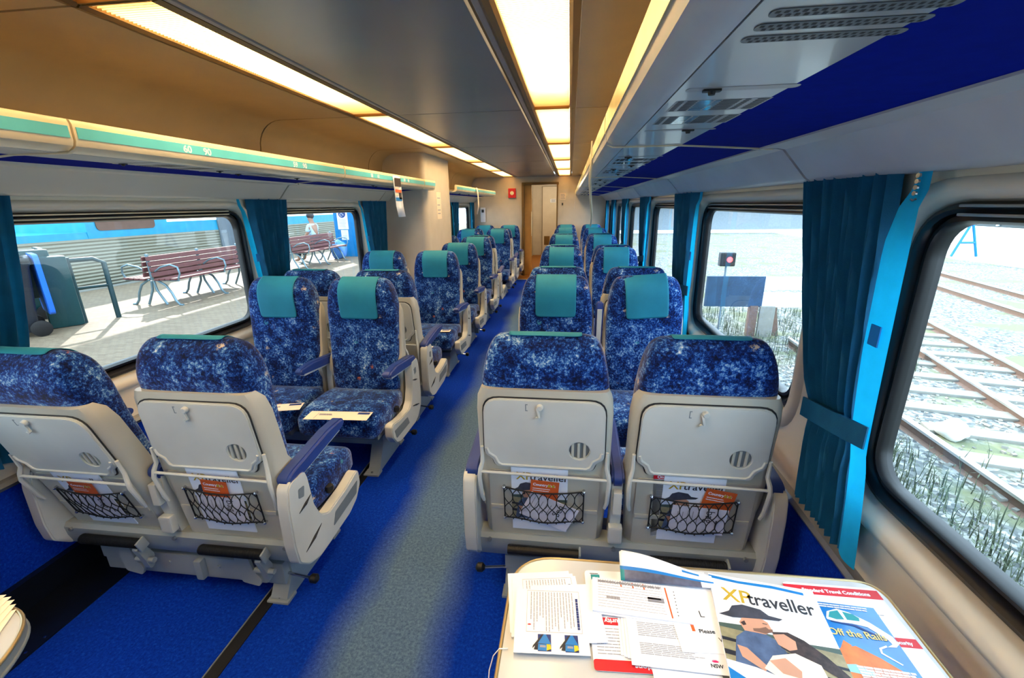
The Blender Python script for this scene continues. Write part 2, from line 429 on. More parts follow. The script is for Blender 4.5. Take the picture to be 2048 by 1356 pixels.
# ---- end wall, doorway and the vestibule beyond it
DX0, DX1, DZ = -.285, .435, 1.915
b = B(); fr = Fr((0, 9.7, 0), (1, 0, 0), (0, 0, 1), (0, -1, 0))
prism(b, fr, [(-1.5, 0), (DX0, 0), (DX0, DZ), (DX1, DZ), (DX1, 0), (1.6, 0), (1.6, 2.1), (-1.5, 2.1)], -.06, 0)
mk('wall_end', b, M['creamend'], **S)
b = B(); box(b, (0, Y0-.03, 1.05), (3.1, .06, 2.2)); mk('wall_rear', b, M['creamend'], **S)
b = B()
for x, w in ((DX0, .05), (DX1, .03)): box(b, (x, 9.69, DZ/2), (w, .09, DZ), .006)
box(b, ((DX0+DX1)/2, 9.69, DZ), (DX1-DX0+.05, .09, .05), .006); mk('trim_%d' % tn, b, M['brass'], **S); tn += 1
b = B(); box(b, (.4, 9.415, -.035), (2.2, .57, .075)); box(b, (.2, 11.9, -.04), (1.6, 4.4, .08)); mk('floor_vestibule', b, plain('ochre_floor', hx(150, 95, 30), .7, scale=20), **S)
b = B(); box(b, (.02, 9.13, .004), (1.05, .03, .012), .003); mk('trim_%d' % tn, b, M['lip'], **S); tn += 1
b = B(); box(b, (-.44, 11.8, 1.05), (.06, 4.1, 2.1)); mk('wall_vestibule_left', b, M['creamend'], **S)
b = B(); box(b, (.75, 11.8, 1.05), (.06, 4.1, 2.1)); mk('wall_vestibule_right', b, M['creamend'], **S)
b = B(); box(b, (.15, 11.8, 2.08), (1.3, 4.1, .05)); mk('ceiling_vestibule', b, M['ceil'], **S)
b = B(); box(b, (.15, 13.85, 1.05), (1.3, .06, 2.1)); mk('wall_vestibule_end', b, M['creamend'], **S)
dr = empty('door_1', (.22, 13.7, 0), **S)
b = B(); box(b, (0, 0, 1.0), (.66, .04, 2.0), .008); mk('door_leaf', b, M['creamend'], dr)
b = B(); tube(b, [(.27, -.03, 1.05), (.2, -.05, 1.05), (.17, -.05, 1.05)], .01); mk('door_handle', b, M['chrome'], dr, 30)
b = B(); box(b, (-.19, -.025, .45), (.17, .012, .26), .004); mk('door_vent', b, M['brass'], dr)
b = B(); box(b, (-.02, -.024, 1.6), (.16, .006, .10)); lines_bm(b, Fr((0, -.028, 1.6), (1, 0, 0), (0, 0, 1), (0, -1, 0)), -.07, .04, .07, -.04, 4, .012, mi=1); mk('door_notice', b, [M['white'], M['inkl']], dr)
sd = empty('door_2', (-.21, 9.80, 0), **S)
b = B(); box(b, (0, 0, .95), (.20, .035, 1.9), .006); mk('door_leaf', b, plain('door_veneer', hx(196, 150, 84), .45), sd)
b = B(); tube(b, [(.10, -.03, .85), (.10, -.05, .9), (.10, -.05, 1.3), (.10, -.03, 1.35)], .012); mk('door_handle', b, M['lip'], sd, 30)
vl = bpy.data.lights.new('vestibule_lamp', 'POINT'); vl.energy = 34; vl.color = (1, .85, .6); vl.shadow_soft_size = .15
vo = bpy.data.objects.new('vestibule_lamp', vl); C.objects.link(vo); vo.location = (.2, 12.2, 1.85)

# things on the end wall
ew = Fr((0, 9.70, 0), (1, 0, 0), (0, 0, 1), (0, -1, 0))
def thing(name, label, cat, loc=(0, 0, 0), rz=0, group=None):
    r = empty(name, loc, rz, label=label, category=cat)
    if group: r['group'] = group
    return r
def tag(o, label, cat, group=None):
    o['label'] = label; o['category'] = cat
    if group: o['group'] = group
    return o
r = thing('alarm_box', 'small red alarm box on the end wall left of the doorway', 'alarm', (-.515, 9.7, 1.735))
b = B(); box(b, (0, -.02, 0), (.16, .04, .19), .006); mk('housing', b, M['red'], r)
b = B(); prism(b, Fr((0, -.041, 0), (1, 0, 0), (0, 0, 1), (0, -1, 0)), circ(0, 0, .04), 0, .006); mk('glass_disc', b, M['lip'], r)
r = thing('intercom_handset', 'white handset unit on the end wall beside the far left curtain', 'handset', (-1.15, 9.7, 1.3))
b = B(); box(b, (0, -.02, 0), (.11, .04, .30), .02); mk('body', b, M['white'], r, 40)
b = B(); box(b, (0, -.045, .08), (.05, .02, .06), .01); mk('earpiece', b, M['ink'], r, 40)
b = B(); prism(b, ew, rrect(.49, 1.59, .61, 1.72, .01), 0, .004); lines_bm(b, ew, .50, 1.71, .60, 1.60, 4, .012, .0045, 1)
tag(mk('wall_notice', b, [M['cream_p'], M['inkl']]), 'pale notice on the end wall right of the doorway', 'notice')
b = B(); box(b, (.545, 9.69, 1.50), (.03, .02, .05), .004); tag(mk('light_switch', b, M['ink']), 'tiny dark switch on the end wall under the pale notice', 'switch')

# luggage partition on the left
def partition():
    x0, x1, ya, yb, r_ = XL-.05, -.895, 5.0, 6.02, .07
    b = B(); loft(b, [[(u, v, z) for u, v in fillet([(x0, ya), (x1, ya), (x1, yb), (x0, yb)], [0, r_, .01, 0], 6)] for z in (0, 2.06)])
    mk('wall_partition', b, M['creamend'], None, 40, **S)
partition()
bw = Fr((-.895, 0, 0), (0, 1, 0), (0, 0, 1), (1, 0, 0))
b = B(); prism(b, bw, [(5.39, 1.345), (5.58, 1.345), (5.58, 1.66), (5.39, 1.66)], 0, .002)
for z in (1.60, 1.52, 1.46, 1.42): lines_bm(b, bw, 5.42, z, 5.55, z-.02, 1, .012, .0025, 1)
tag(mk('wall_notice', b, [M['cream_p'], M['inkl']]), 'narrow white notice on the aisle side of the luggage partition', 'notice')

# ------------------------------------------------------------------ luggage racks, pelmets
def louvreunit(parent, s, y, flip=1):
    """reading lamp window strip: slot with knob, two slatted patches, slot with knob"""
    f = Fr((s*.965, y, 1.672), (1, 0, 0), (0, 1, 0), (0, 0, -1))
    for v0, v1, u in ((-.012, .012, -.045), (.405, .425, .02)):
        b = B(); prism(b, f, rrect(-.085, v0, .085, v1, .010, 4), -.001, .0008)
        o = mk('control_slot', b, M['graytrim'], parent)
        b = B(); vc = (v0+v1)/2; prism(b, f, rrect(u-.014, vc-.007, u+.014, vc+.007, .003, 2), .0008, .004); tube(b, [f(u, vc, .002), f(u, vc, .009)], [.007, .005], 10)
        mk('knob', b, M['black'], o, 40)
    for v0 in (.085, .235):
        b = B(); prism(b, f, rrect(-.082, v0-.007, .082, v0+.093, .004, 2), -.001, .0003); o = mk('lamp_louvre', b, M['graytrim'], parent)
        b = B()
        for k_ in range(8):
            for a, c in ((-.078, -.068), (-.062, -.045), (-.002, .030), (.036, .046), (.056, .076)):
                v = v0+k_*.0115; prism(b, f, [(a, v-.0033), (c, v-.0033), (c, v+.0033), (a, v+.0033)], .0006, .0006)
        mk('louvre_slots', b, M['gap'], o)
        b = B()
        for k_ in range(8):
            for a, c in ((-.042, -.018), (-.014, -.004)):
                v = v0+k_*.0115; prism(b, f, [(a, v-.0036), (c, v-.0036), (c, v+.0036), (a, v+.0036)], .0006, .0006)
        mk('reading_lamp_lens', b, M['readlens'], o)
M['strip_lit'] = plain('rack_strip_lamplit', hx(196, 196, 150), .25)  # teal strip of the right racks, yellow lamplight put into its colour
M['readlens'] = plain('lamp_lens', hx(150, 205, 240), .1, coat=1)
def rackprofile(s):
    if s > 0: return [(.812, 1.690), (.806, 1.712), (.806, 1.768), (.812, 1.782), (.824, 1.786), (.834, 1.772), (.838, 1.70), (.85, 1.690), (.866, 1.688), (.866, 1.673), (.835, 1.675)]
    # lip: rounded nose, underside
    return [(.812, 1.690), (.806, 1.705), (.806, 1.752), (.812, 1.765), (.824, 1.768), (.834, 1.755), (.838, 1.70), (.85, 1.690), (.866, 1.688), (.866, 1.673), (.835, 1.675)]
def rack(side, ya, yb, idx, label, sign=None, units=(.33, .95), perf=None, endcap=False):
    s = side; r = thing('luggage_rack', label, 'luggage rack', (0, ya, 0), group='overhead luggage rack sections')
    L = yb-ya; g = .004
    def ext(pts, y0=g, y1=None): return [[(s*x, y, z) for x, z in pts] for y in (y0, (L-g) if y1 is None else y1)]
    b = B(); loft(b, ext(rackprofile(s))); mk('front_lip', b, M['lip'] if s < 0 else M['lipgrey'], r, 35)
    b = B(); loft(b, ext([(.8065, 1.712), (.8035, 1.712), (.8035, 1.745+(.02 if s > 0 else 0)), (.8065, 1.745+(.02 if s > 0 else 0))], .012, L-.012)); mk('name_strip', b, M['tealstrip'] if s < 0 else M['strip_lit'], r)
    xe = 1.39 if s < 0 else 1.43
    b = B(); loft(b, ext([(.868, 1.672), (1.04, 1.672), (1.04, 1.690), (.868, 1.690)])); mk('underside_panel', b, M['rackpanel'], r)
    b = B(); loft(b, ext([(1.04, 1.672), (xe-.12, 1.654), (xe-.12, 1.69), (1.04, 1.69)])); mk('felt_panel', b, M['rackblue'], r)
    b = B(); loft(b, ext([(.84, 1.692), (xe, 1.692), (xe, 1.704), (.84, 1.704)])); mk('shelf', b, M['ceil'], r)
    b = B(); loft(b, [[(s*x, y, z) for x, z in ((.81, 1.678), (.83, 1.668), (1.04, 1.668), (xe-.12, 1.650), (xe-.12, 1.672), (.83, 1.672))] for y in (L-.012, L)])
    mk('joint_rib', b, M['lip'], r)
    for u in units:
        if u+.42 < L: louvreunit(r, s, u)
    if perf:
        b = B(); f = Fr((s*.965, perf, 1.6715), (1, 0, 0), (0, 1, 0), (0, 0, -1))
        for row in range(3):
            prism(b, f, rrect(-.080, row*.036-.010, .085, row*.036+.010, .009, 4), 0, .0006, mi=0)
            for q in range(19):
                for e in (-.0045, .0045): prism(b, f, [(-.072+q*.0082+e*.5+a_, row*.036+e+c_) for a_, c_ in ((-.0022, -.003), (.0022, -.003), (.0022, .003), (-.0022, .003))], .0009, .0009, mi=1)
        mk('air_grille', b, [M['metaldk'], M['gap']], r)
    if sign:
        f = Fr((s*.8034, 0, 0), (0, -s, 0), (0, 0, 1), (-s, 0, 0)); b = B()
        for y, t in sign: text_bm(b, f, t, .036, -s*y, 1.7155, .0006, sx=1.15, bold=.03)
        mk('seat_numbers', b, M['white'], r)
    return r
RJ = [-1.81, -.13, 1.55, 3.23, 4.91, 6.59, 8.27, 9.69]
for i, (a, c) in enumerate(zip(RJ[1:], RJ[2:])):
    rack(1, a, c, i, 'overhead luggage rack section on the right, %s from the camera' % ordn[i], perf=(.65 if i == 0 else None), units=((.95,) if i == 0 else (.33, .95)))
LJ = [(-.40, 1.285), (1.285, 2.99), (2.99, 4.70), (4.70, 5.09)]
sg = {0: None, 1: [(.74, '60'), (.84, '90'), ], 2: [(.10, '90'), (.2, '60'), (1.2, '89'), (1.3, '90')], 3: None}
sg = {1: [(.40, '60'), (.50, '90'), (1.12, '59'), (1.21, '90')], 2: [(.40, '58'), (.52, '60'), (1.10, '88'), (1.20, '90')]}
for i, (a, c) in enumerate(LJ):
    rack(-1, a, c, i, 'overhead luggage rack section on the left with teal front strip, %s from the camera' % ordn[i], sign=sg.get(i))
rack(-1, 6.06, 9.3, 5, 'far left luggage rack with teal front strip beyond the partition')

M['pelmet'] = plain('pelmet_cool_lit', hx(188, 190, 196), .35, mottle=.04, coat=.2)  # right side only; cool daylight put into the colour
PJR = [-1.81, -.13, 1.55, 3.23, 4.91, 6.59, 8.27, 9.69]; PJL = [-2.1, -.4, 1.30, 3.02, 4.72, 4.99]
def pelmet(s, a, c):
    global tn
    X = XR if s > 0 else -XL; d = X-1.5
    p = [(1.27+d, 1.652), (1.325+d, 1.654), (1.345+d, 1.650), (1.420+d, 1.567), (1.435+d, 1.557), (1.50+d, 1.557), (1.50+d, 1.60), (1.42+d, 1.69), (1.27+d, 1.69)]
    b = B(); loft(b, [[(s*x, y, z) for x, z in p] for y in (a+.008, c-.008)]); mk('trim_%d' % tn, b, M['pelmet'] if s > 0 else M['cream'], None, 35, **S); tn += 1  # warm lamplight put into the left pelmet colour, cool daylight into the right
    b = B(); loft(b, [[(s*(x+.006), y, z+.004) for x, z in p] for y in (a-.008, a+.008)]); mk('trim_%d' % tn, b, M['gap'], None, **S); tn += 1
for a, c in zip(PJR, PJR[1:]): pelmet(1, a, c)
for a, c in zip(PJL, PJL[1:]): pelmet(-1, a, c)
for a, c in ((6.03, 7.72), (7.72, 9.69)): pelmet(-1, a, c)

# ------------------------------------------------------------------ curtains
def curtain(s, ytop, ytie, ybot, ztie, label, zbot=.60, npl=9, lining=True, patch=True, x0=None):
    """ytop/ytie/ybot: (camera-side edge, far edge) of the cloth at the top, the tie and the hem"""
    X = (XR-.040 if s > 0 else -(XL+.040)) if x0 is None else x0
    r = thing('curtain', label, 'curtain', (s*X, ytop[0], 0), group='teal window curtains'); o = Vector(r.location)
    nu, nz = npl*8, 26; ztop = 1.575
    def yr(z):
        if z >= ztie:
            t = (z-ztie)/(ztop-ztie); t = t**.8
            return tuple(ytie[k]+(ytop[k]-ytie[k])*t for k in (0, 1))
        t = min(1, ((ztie-z)/(ztie-zbot))); t = t**.7
        return tuple(ytie[k]+(ybot[k]-ytie[k])*t for k in (0, 1))
    def P(u, z, off=0):
        y0, y1 = yr(z); y = y0+(y1-y0)*u
        pin = 1-.45*math.exp(-((z-ztie)/.05)**2)
        w_ = u*npl*2*PI+.6*math.sin(z*5); a = (.021*math.sin(w_)+.007*math.sin(2*w_+.8)+.006*math.sin(u*npl*.9*PI+1))*pin
        return Vector((s*(X-.0+a*1.0)-s*off, y, z))-o
    b = B(); u0 = .22 if lining else 0
    rows = [[b.verts.new(P(u0+(1-u0)*i/nu, zbot+(ztop-zbot)*j/nz)) for i in range(nu+1)] for j in range(nz+1)]
    for j in range(nz):
        for i in range(nu): b.faces.new((rows[j][i], rows[j][i+1], rows[j+1][i+1], rows[j+1][i]))
    cl = mk('cloth', b, M['curtain'], r, 80)
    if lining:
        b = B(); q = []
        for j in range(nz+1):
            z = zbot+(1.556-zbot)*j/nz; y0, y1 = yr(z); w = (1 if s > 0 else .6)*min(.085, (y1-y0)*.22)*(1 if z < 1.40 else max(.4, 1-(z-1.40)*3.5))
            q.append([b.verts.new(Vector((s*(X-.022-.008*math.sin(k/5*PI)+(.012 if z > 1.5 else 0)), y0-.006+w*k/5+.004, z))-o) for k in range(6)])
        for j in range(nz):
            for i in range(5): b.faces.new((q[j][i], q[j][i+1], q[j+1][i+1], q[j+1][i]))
        ln = mk('hem_band', b, M['hem_lit'], r, 60)
        if patch:
            y0, y1 = yr(1.2); b = B(); box(b, Vector((s*(X-.033), y0+.034, 1.19))-o, (.003, .034, .05)); mk('velcro_patch', b, M['bluep'], r)
    y0, y1 = yr(ztie); b = B()
    loft(b, [[Vector((s*(X-.036-.004*math.sin(t*PI)), y0-.004+(y1-y0+.006)*t, z+.05*(1-t)))-o for z in (ztie-.03, ztie+.03)] +
             [Vector((s*(X-.032), y0-.004+(y1-y0+.006)*t, z+.05*(1-t)))-o for z in (ztie+.03, ztie-.03)] for t in [k/8 for k in range(9)]])
    mk('tie_band', b, M['curtain'], r, 60)
    return r
curtain(1, (1.085, 1.60), (1.055, 1.34), (1.0, 1.31), .895, 'large teal pleated curtain by the nearest right window, tied back', npl=20)
rc = [(2.76, 3.44), (4.46, 5.06), (6.14, 6.72), (7.82, 8.40), (9.40, 9.66)]
for i, (a, c) in enumerate(rc):
    curtain(1, (a, c), (a+.02, c-.2 if i < 4 else c-.06), (a-.02, c-.12 if i < 4 else c), .93, 'teal curtain on the right wall, %s from the camera' % ordn[i+1], npl=14 if i < 2 else 8)
curtain(-1, (.98, 1.47), (1.0, 1.34), (.98, 1.4), .93, 'dark teal curtain at the left edge of the nearest left window')
curtain(-1, (2.62, 3.12), (2.70, 2.98), (2.68, 3.02), .93, 'teal curtain on the left wall between the two nearest windows', npl=10)
curtain(-1, (4.27, 4.94), (4.40, 4.80), (4.38, 4.85), .90, 'teal curtain on the left wall against the luggage partition', npl=10)
curtain(-1, (7.80, 8.35), (7.85, 8.2), (7.8, 8.2), .9, 'teal curtain on the far left wall, camera side of the small far window', npl=7)
curtain(-1, (9.35, 9.66), (9.36, 9.6), (9.36, 9.62), .9, 'teal curtain on the far left wall, beside the end wall', npl=6)
# ------------------------------------------------------------------ seat pairs
# local frame of a pair: x across, +y the way the passenger faces, the rear face of the shells near y = 0
FRONT = [(.32, .150), (.42, .190), (.50, .185), (.60, .165), (.72, .150), (.84, .138), (.90, .140), (.96, .146), (1.01, .144), (1.045, .134), (1.075, .112), (1.092, .082)]
REAR = [(.32, .062), (.42, .052), (.50, .044), (.60, .032), (.72, .020), (.84, .006), (.90, -.001), (.96, -.010), (1.01, -.008), (1.045, .002), (1.075, .022), (1.092, .048)]
WID = [.40, .41, .42, .43, .436, .44, .436, .42, .40, .38, .352, .315]
def interp(tab, z):
    if z <= tab[0][0]: return tab[0][1]
    for (a, ya), (c, yc) in zip(tab, tab[1:]):
        if z <= c: return ya+(yc-ya)*(z-a)/(c-a)
    return tab[-1][1]
def sect(w, y0, y1, z, n=28, e=5, cx=0, puff=0):
    out = []; cy = (y0+y1)/2; h = (y1-y0)/2
    for k in range(n):
        t = 2*PI*k/n; ct, st = math.cos(t), math.sin(t)
        x = w/2*math.copysign(abs(ct)**(2/e), ct); y = h*math.copysign(abs(st)**(2/e), st)
        if puff and st > 0: y -= puff*(1-min(1, abs(x)/(w/2)))**.8*0
        out.append((cx+x, cy+y, z))
    return out
def seat_back(parent, cx):
    bm = B(); rings = []
    zs = [z for z, _ in FRONT]
    for i, z in enumerate(zs): rings.append(sect(WID[i], REAR[i][1]+(.012 if z < .92 else 0), FRONT[i][1], z, cx=cx))
    rings.append(sect(.25, .055, .078, 1.098, cx=cx)); loft(bm, rings)
    # centre and side seams are pressed into the cover
    o = mk('backrest', bm, M['fabric'], parent, 50)
    md = o.modifiers.new('s', 'SUBSURF'); md.levels = 1; md.render_levels = 1
    # head cloth
    bm = B(); pts = []
    pr = [(z, y) for z, y in FRONT if .86 < z]; pr = [(.862, interp(FRONT, .862))]+pr
    path = [(y+.005, z) for z, y in pr]+[(.065, 1.102)]+[(.048, 1.098), (.040, 1.094)]
    path = [(y, z) for y, z in path]
    W2 = .118; cols = 6; rows = []
    for j, (y, z) in enumerate(path): rows.append([bm.verts.new((cx-W2+2*W2*i/cols, y+.0015*math.sin(i*1.7+j*.4), z)) for i in range(cols+1)])
    for a, c in zip(rows, rows[1:]):
        for i in range(cols): bm.faces.new((a[i], a[i+1], c[i+1], c[i]))
    h = mk('headrest_cover', bm, M['teal'], o, 60)
    md = h.modifiers.new('s', 'SUBSURF'); md.levels = 1; md.render_levels = 2
    md = h.modifiers.new('t', 'SOLIDIFY'); md.thickness = .002; md.offset = 1
    return o
def sh_y(z): return -.010+(.915-z)*.115           # rear face of the plastic shell
SHN = Vector((0, -1, -.115)).normalized()
def shf(cx): return Fr((cx, sh_y(0), 0), (1, 0, 0), (0, -.115, 1), SHN)     # u across, v height, w out of the rear
def shell(parent, cx):
    f = shf(cx); bm = B()
    def prof(z):
        if z > .885: return .40+(.915-z)*.9
        return .452
    rings = []
    for z, w, d in ((.285, .40, .05), (.30, .43, .055), (.40, .440, .065), (.47, .445, .075), (.50, .456, .10), (.54, .462, .115), (.60, .462, .105), (.64, .456, .085), (.72, .456, .082), (.84, .456, .076), (.895, .446, .066), (.925, .42, .045)):
        y = sh_y(z); r = .012
        rings.append([(cx+sx*(w/2-ix), y+dy, z+zz) for sx, ix, dy, zz in ((-1, .028, 0, 0), (1, .028, 0, 0), (1, .010, .006, 0), (1, 0, .022, 0), (1, 0, d, 0), (1, .012, d+.004, 0), (-1, .012, d+.004, 0), (-1, 0, d, 0), (-1, 0, .022, 0), (-1, .010, .006, 0))])
    loft(bm, rings); o = mk('back_shell', bm, M['shell'], parent, 40)
    # tray table folded up in its recess
    def outline(g):
        pts = [(-.200-g, .895+g), (-.205-g, .70), (-.204-g, .672), (-.178-g, .655), (-.168-g, .622-g), (.168+g, .622-g), (.178+g, .655), (.204+g, .672), (.205+g, .70), (.200+g, .895+g)]
        return fillet(pts[::-1], [.055, .01, .012, .012, .02, .02, .012, .012, .01, .055], 5)
    bm = B(); prism(bm, f, outline(.004), .000, .0035, mi=0); mk('tray_recess', bm, M['gap'], o)
    bm = B(); hole = circ(.120, .705, .034, 24)
    prism(bm, f, outline(0), .002, .012, [hole]); weld(bm)
    bmesh.ops.recalc_face_normals(bm, faces=bm.faces[:])
    es = [e for e in bm.edges if len(e.link_faces) == 2 and e.calc_face_angle(0) > .9 and (e.verts[0].co-f(0, .75, .012)).dot(SHN) > -.004 and (e.verts[1].co-f(0, .75, .012)).dot(SHN) > -.004]
    bmesh.ops.bevel(bm, geom=es, offset=.003, segments=2, affect='EDGES')
    t = mk('tray_table', bm, M['shell2'], o, 35)
    bm = B()          # raised rim along the lower edge of the tray
    tube(bm, [f(u, v, .012) for u, v in ((-.196, .70), (-.190, .680), (-.168, .664), (-.158, .640), (-.145, .632), (.145, .632), (.158, .640), (.168, .664), (.190, .680), (.196, .70))], .005, 8); mk('tray_rim', bm, M['shell2'], o, 40)
    bm = B(); prism(bm, f, circ(.120, .705, .0335, 20), .0036, .004, mi=1)
    for u in (.098, .118, .138): box(bm, f(u, .705, .006), (.009, .006, .062), .002, 0, Matrix.Rotation(.115, 3, 'X'))
    mk('cup_ring_inset', bm, [M['shell'], M['metaldk']], o)
    bm = B(); tube(bm, [f(-.012, .872, .010), f(-.012, .872, .020), f(-.012, .872, .024)], [.011, .011, .008], 14)
    box(bm, f(-.017, .852, .018), (.008, .007, .036), .002, 0, Matrix.Rotation(-.25, 3, 'Y')); tube(bm, [f(-.022, .832, .016), f(-.022, .832, .024)], .0055, 10)
    mk('tray_latch', bm, M['shell2'], o, 40)
    bm = B(); prism(bm, f, [(-.06, .880), (-.052, .880), (-.052, .877), (-.057, .877), (-.057, .857), (-.052, .857), (-.052, .854), (-.06, .854)][::-1], .012, .0124); mk('latch_mark', bm, M['metaldk'], o)
    # tray arms and cross bar
    bm = B()
    for s in (-1, 1):
        tube(bm, [f(s*.214, .70, .006), f(s*.214, .64, .010), f(s*.221, .615, .022), f(s*.224, .59, .030), f(s*.221, .50, .026), f(s*.215, .475, .022)], [.006, .007, .008, .008, .0075, .006], 8)
    tube(bm, [f(-.222, .608, .026), f(.222, .600, .026)], .0052, 8); mk('tray_arms', bm, M['shell2'], o, 40)
    # lower pocket board with a step, and the elastic net
    bm = B(); prism(bm, f, rrect(-.195, .305, .195, .60, .012, 3), 0, .004); box(bm, f(0, .435, .005), (.385, .005, .018), .002, 0, Matrix.Rotation(.115, 3, 'X')); mk('pocket_board', bm, M['shell'], o)
    bm = B(); nx, nz = 9, 4; x0, x1, z0, z1 = -.142, .142, .392, .532
    def q(u, v):
        bul = .012+.020*math.sin(PI*u)*(.6+.4*math.sin(PI*v)); sag = -.008*math.sin(PI*u)
        return f(x0+(x1-x0)*u, z0+(z1-z0)*v+sag*v+.004*math.sin(9*u)*(1-v), bul)
    for d in (1, -1):
        for k in range(-nz, nx+nz):
            pts = []
            for j in range(nz*4+1):
                v = j/(nz*4); u = (k+.5+d*v*nz*.5+ .16*math.sin(v*nz*PI)*d)/nx
                if 0 <= u <= 1: pts.append(q(u, v))
            if len(pts) > 2: tube(bm, pts, .0017, 5)
    for e in ([q(t/20, 1) for t in range(21)], [q(t/20, 0) for t in range(21)], [q(0, t/6) for t in range(7)], [q(1, t/6) for t in range(7)]): tube(bm, e, .0026, 6)
    for u in range(1, nx): tube(bm, [q(u/nx, 0), q(u/nx, -.045)+Vector((0, -.002, 0))], .0025, 5)
    mk('pocket_net', bm, M['net'], o)
    for u in (0, 1):
        for v in (0, 1): bm = B(); p = q(u, v); tube(bm, [p-SHN*.012, p+SHN*.004, p+SHN*.008], [.005, .006, .002], 10); mk('net_stud', bm, M['chrome'], o, 40)
    return o
def armrest(parent, x, name='armrest', metal='shell2', w=.052):
    f = Fr((x, 0, 0), (0, 1, 0), (0, 0, 1), (1, 0, 0))
    bm = B(); pts = [(.035, .552), (.395, .592), (.425, .606), (.428, .622), (.41, .636), (.30, .640), (.05, .612), (.02, .60), (.015, .575)]
    prism(bm, f, fillet(pts, .012, 3), -w/2, w/2); weld(bm)
    bmesh.ops.bevel(bm, geom=[e for e in bm.edges if len(e.link_faces) == 2 and e.calc_face_angle(0) > 1.2], offset=.009, segments=3, affect='EDGES')
    a = mk(name, bm, M['armpad'], parent, 40)
    bm = B(); box(bm, (x, .22, .575), (w-.016, .34, .012), .003, 0, Matrix.Rotation(.10, 3, 'X')); 
    mk('armrest_underside', bm, M[metal], a)
    return a
def seat_pair():
    r = empty('train_seat_pair', (0, 0, 0))
    SX = .2575
    for cx in (-SX, SX):
        seat_back(r, cx); shell(r, cx)
        bm = B(); rings = []                      # cushion
        for y, z0, z1, w in ((.13, .33, .40, .40), (.15, .31, .425, .45), (.25, .30, .435, .466), (.40, .295, .438, .466), (.50, .292, .432, .462), (.54, .295, .415, .45), (.556, .315, .385, .42)):
            rings.append([(cx+x, y, z) for x, y_, z in [(a[0], 0, a[1]) for a in rrect(-w/2, z0, w/2, z1, min(.04, (z1-z0)*.42), 5)]])
        loft(bm, rings); c = mk('seat_cushion', bm, M['fabric'], r, 60)
        bm = B(); box(bm, (cx, .30, .285), (.43, .42, .03), .008); mk('cushion_pan', bm, M['metaldk'], r)
    # end panels with armrests
    for s in (-1, 1):
        f = Fr((s*.52, 0, 0), (0, 1, 0), (0, 0, 1), (1, 0, 0))
        pts = [(-.012, .50), (.0, .565), (.02, .585), (.10, .585), (.115, .55), (.128, .42), (.16, .345), (.21, .315), (.36, .325), (.455, .345), (.475, .335), (.478, .27), (.43, .215), (.36, .19), (.12, .182), (.05, .205), (-.005, .26), (-.015, .34)]
        bm = B(); prism(bm, f, fillet(pts, .014, 3), -.024, .024); weld(bm)
        bmesh.ops.bevel(bm, geom=[e for e in bm.edges if len(e.link_faces) == 2 and e.calc_face_angle(0) > 1.2], offset=.005, segments=2, affect='EDGES')
        p = mk('end_panel', bm, M['shell2'], r, 35)
        bm = B(); o_ = .0245*s
        g = Fr((s*.52, 0, 0), (0, 1, 0), (0, 0, 1), (s, 0, 0))
        A = lambda pl: fillet(pl if s > 0 else pl, .006, 3)
        prism(bm, g, A([(.225, .235), (.43, .245), (.45, .30), (.25, .285)]), .0235, .0255)
        mk('inset_strip', bm, M['metaldk'], p)
        bm = B(); prism(bm, g, A([(.045, .50), (.075, .49), (.085, .53), (.05, .535)]), .0235, .0255); mk('hinge_cover', bm, M['metaldk'], p)
        bm = B(); 
        for a_, c_ in (((.035, .445), (.115, .47)), ((.035, .275), (.15, .31))): tube(bm, [g(a_[0], a_[1], .023), g((a_[0]+c_[0])/2, (a_[1]+c_[1])/2, .0255), g(c_[0], c_[1], .023)], [.002, .006, .002], 6)
        mk('panel_seam', bm, M['gap'], p)
        bm = B(); tube(bm, [(s*.50, .30, .345), (s*.50, .30, .362), (s*.50, .30, .375)], [.014, .02, .016], 14); mk('recline_button', bm, M['black'], p, 40)
        armrest(r, s*.513)
        bm = B()                                    # footed leg
        f2 = Fr((s*.375, 0, 0), (0, 1, 0), (0, 0, 1), (1, 0, 0))
        prism(bm, f2, fillet([(.05, .0), (.44, .0), (.45, .012), (.40, .022), (.33, .15), (.33, .19), (.10, .19), (.11, .10), (.055, .02)], .006, 2), -.035, .035)
        box(bm, (s*.375, .07, .006), (.09, .06, .012), .003); box(bm, (s*.375, .43, .006), (.09, .06, .012), .003)
        l = mk('leg', bm, M['metalgrey'], r)
        bm = B(); 
        for y in (.06, .44): tube(bm, [(s*.375, y, .010), (s*.375, y, .018)], .007, 8)
        mk('bolt', bm, M['chrome'], l)
        bm = B(); tube(bm, [(s*.40, .10, .10), (s*.50, .09, .095)], .006, 8, 0); tube(bm, [(s*.495, .09, .095), (s*.505, .09, .095), (s*.525, .09, .094), (s*.532, .09, .094)], [.008, .018, .018, .009], 12, 1)
        mk('swivel_lever', bm, [M['chrome'], M['black']], r, 40)
    armrest(r, 0, 'centre_armrest', w=.044)
    bm = B(); f = Fr((0, 0, 0), (0, 1, 0), (0, 0, 1), (1, 0, 0))
    prism(bm, f, fillet([(.06, .28), (.13, .28), (.12, .45), (.10, .60), (.04, .60), (.03, .45)], .01, 2), -.018, .018)
    box(bm, (0, .02, .50), (.030, .03, .09), .006); box(bm, (0, .03, .36), (.05, .03, .07), .008); mk('centre_post', bm, M['shell2'], r)
    # rear cross frame, lower beam, foot rests
    bm = B()
    pr = [(.055, .185), (.035, .205), (.022, .25), (.018, .290), (.03, .305), (.09, .305), (.10, .20), (.09, .18)]
    loft(bm, [[(x, y+.02, z) for y, z in pr] for x in (-.505, .505)])
    for x in (-.46, 0, .46): tube(bm, [(x, .041, .285), (x, .030, .285)], .008, 10, 1)
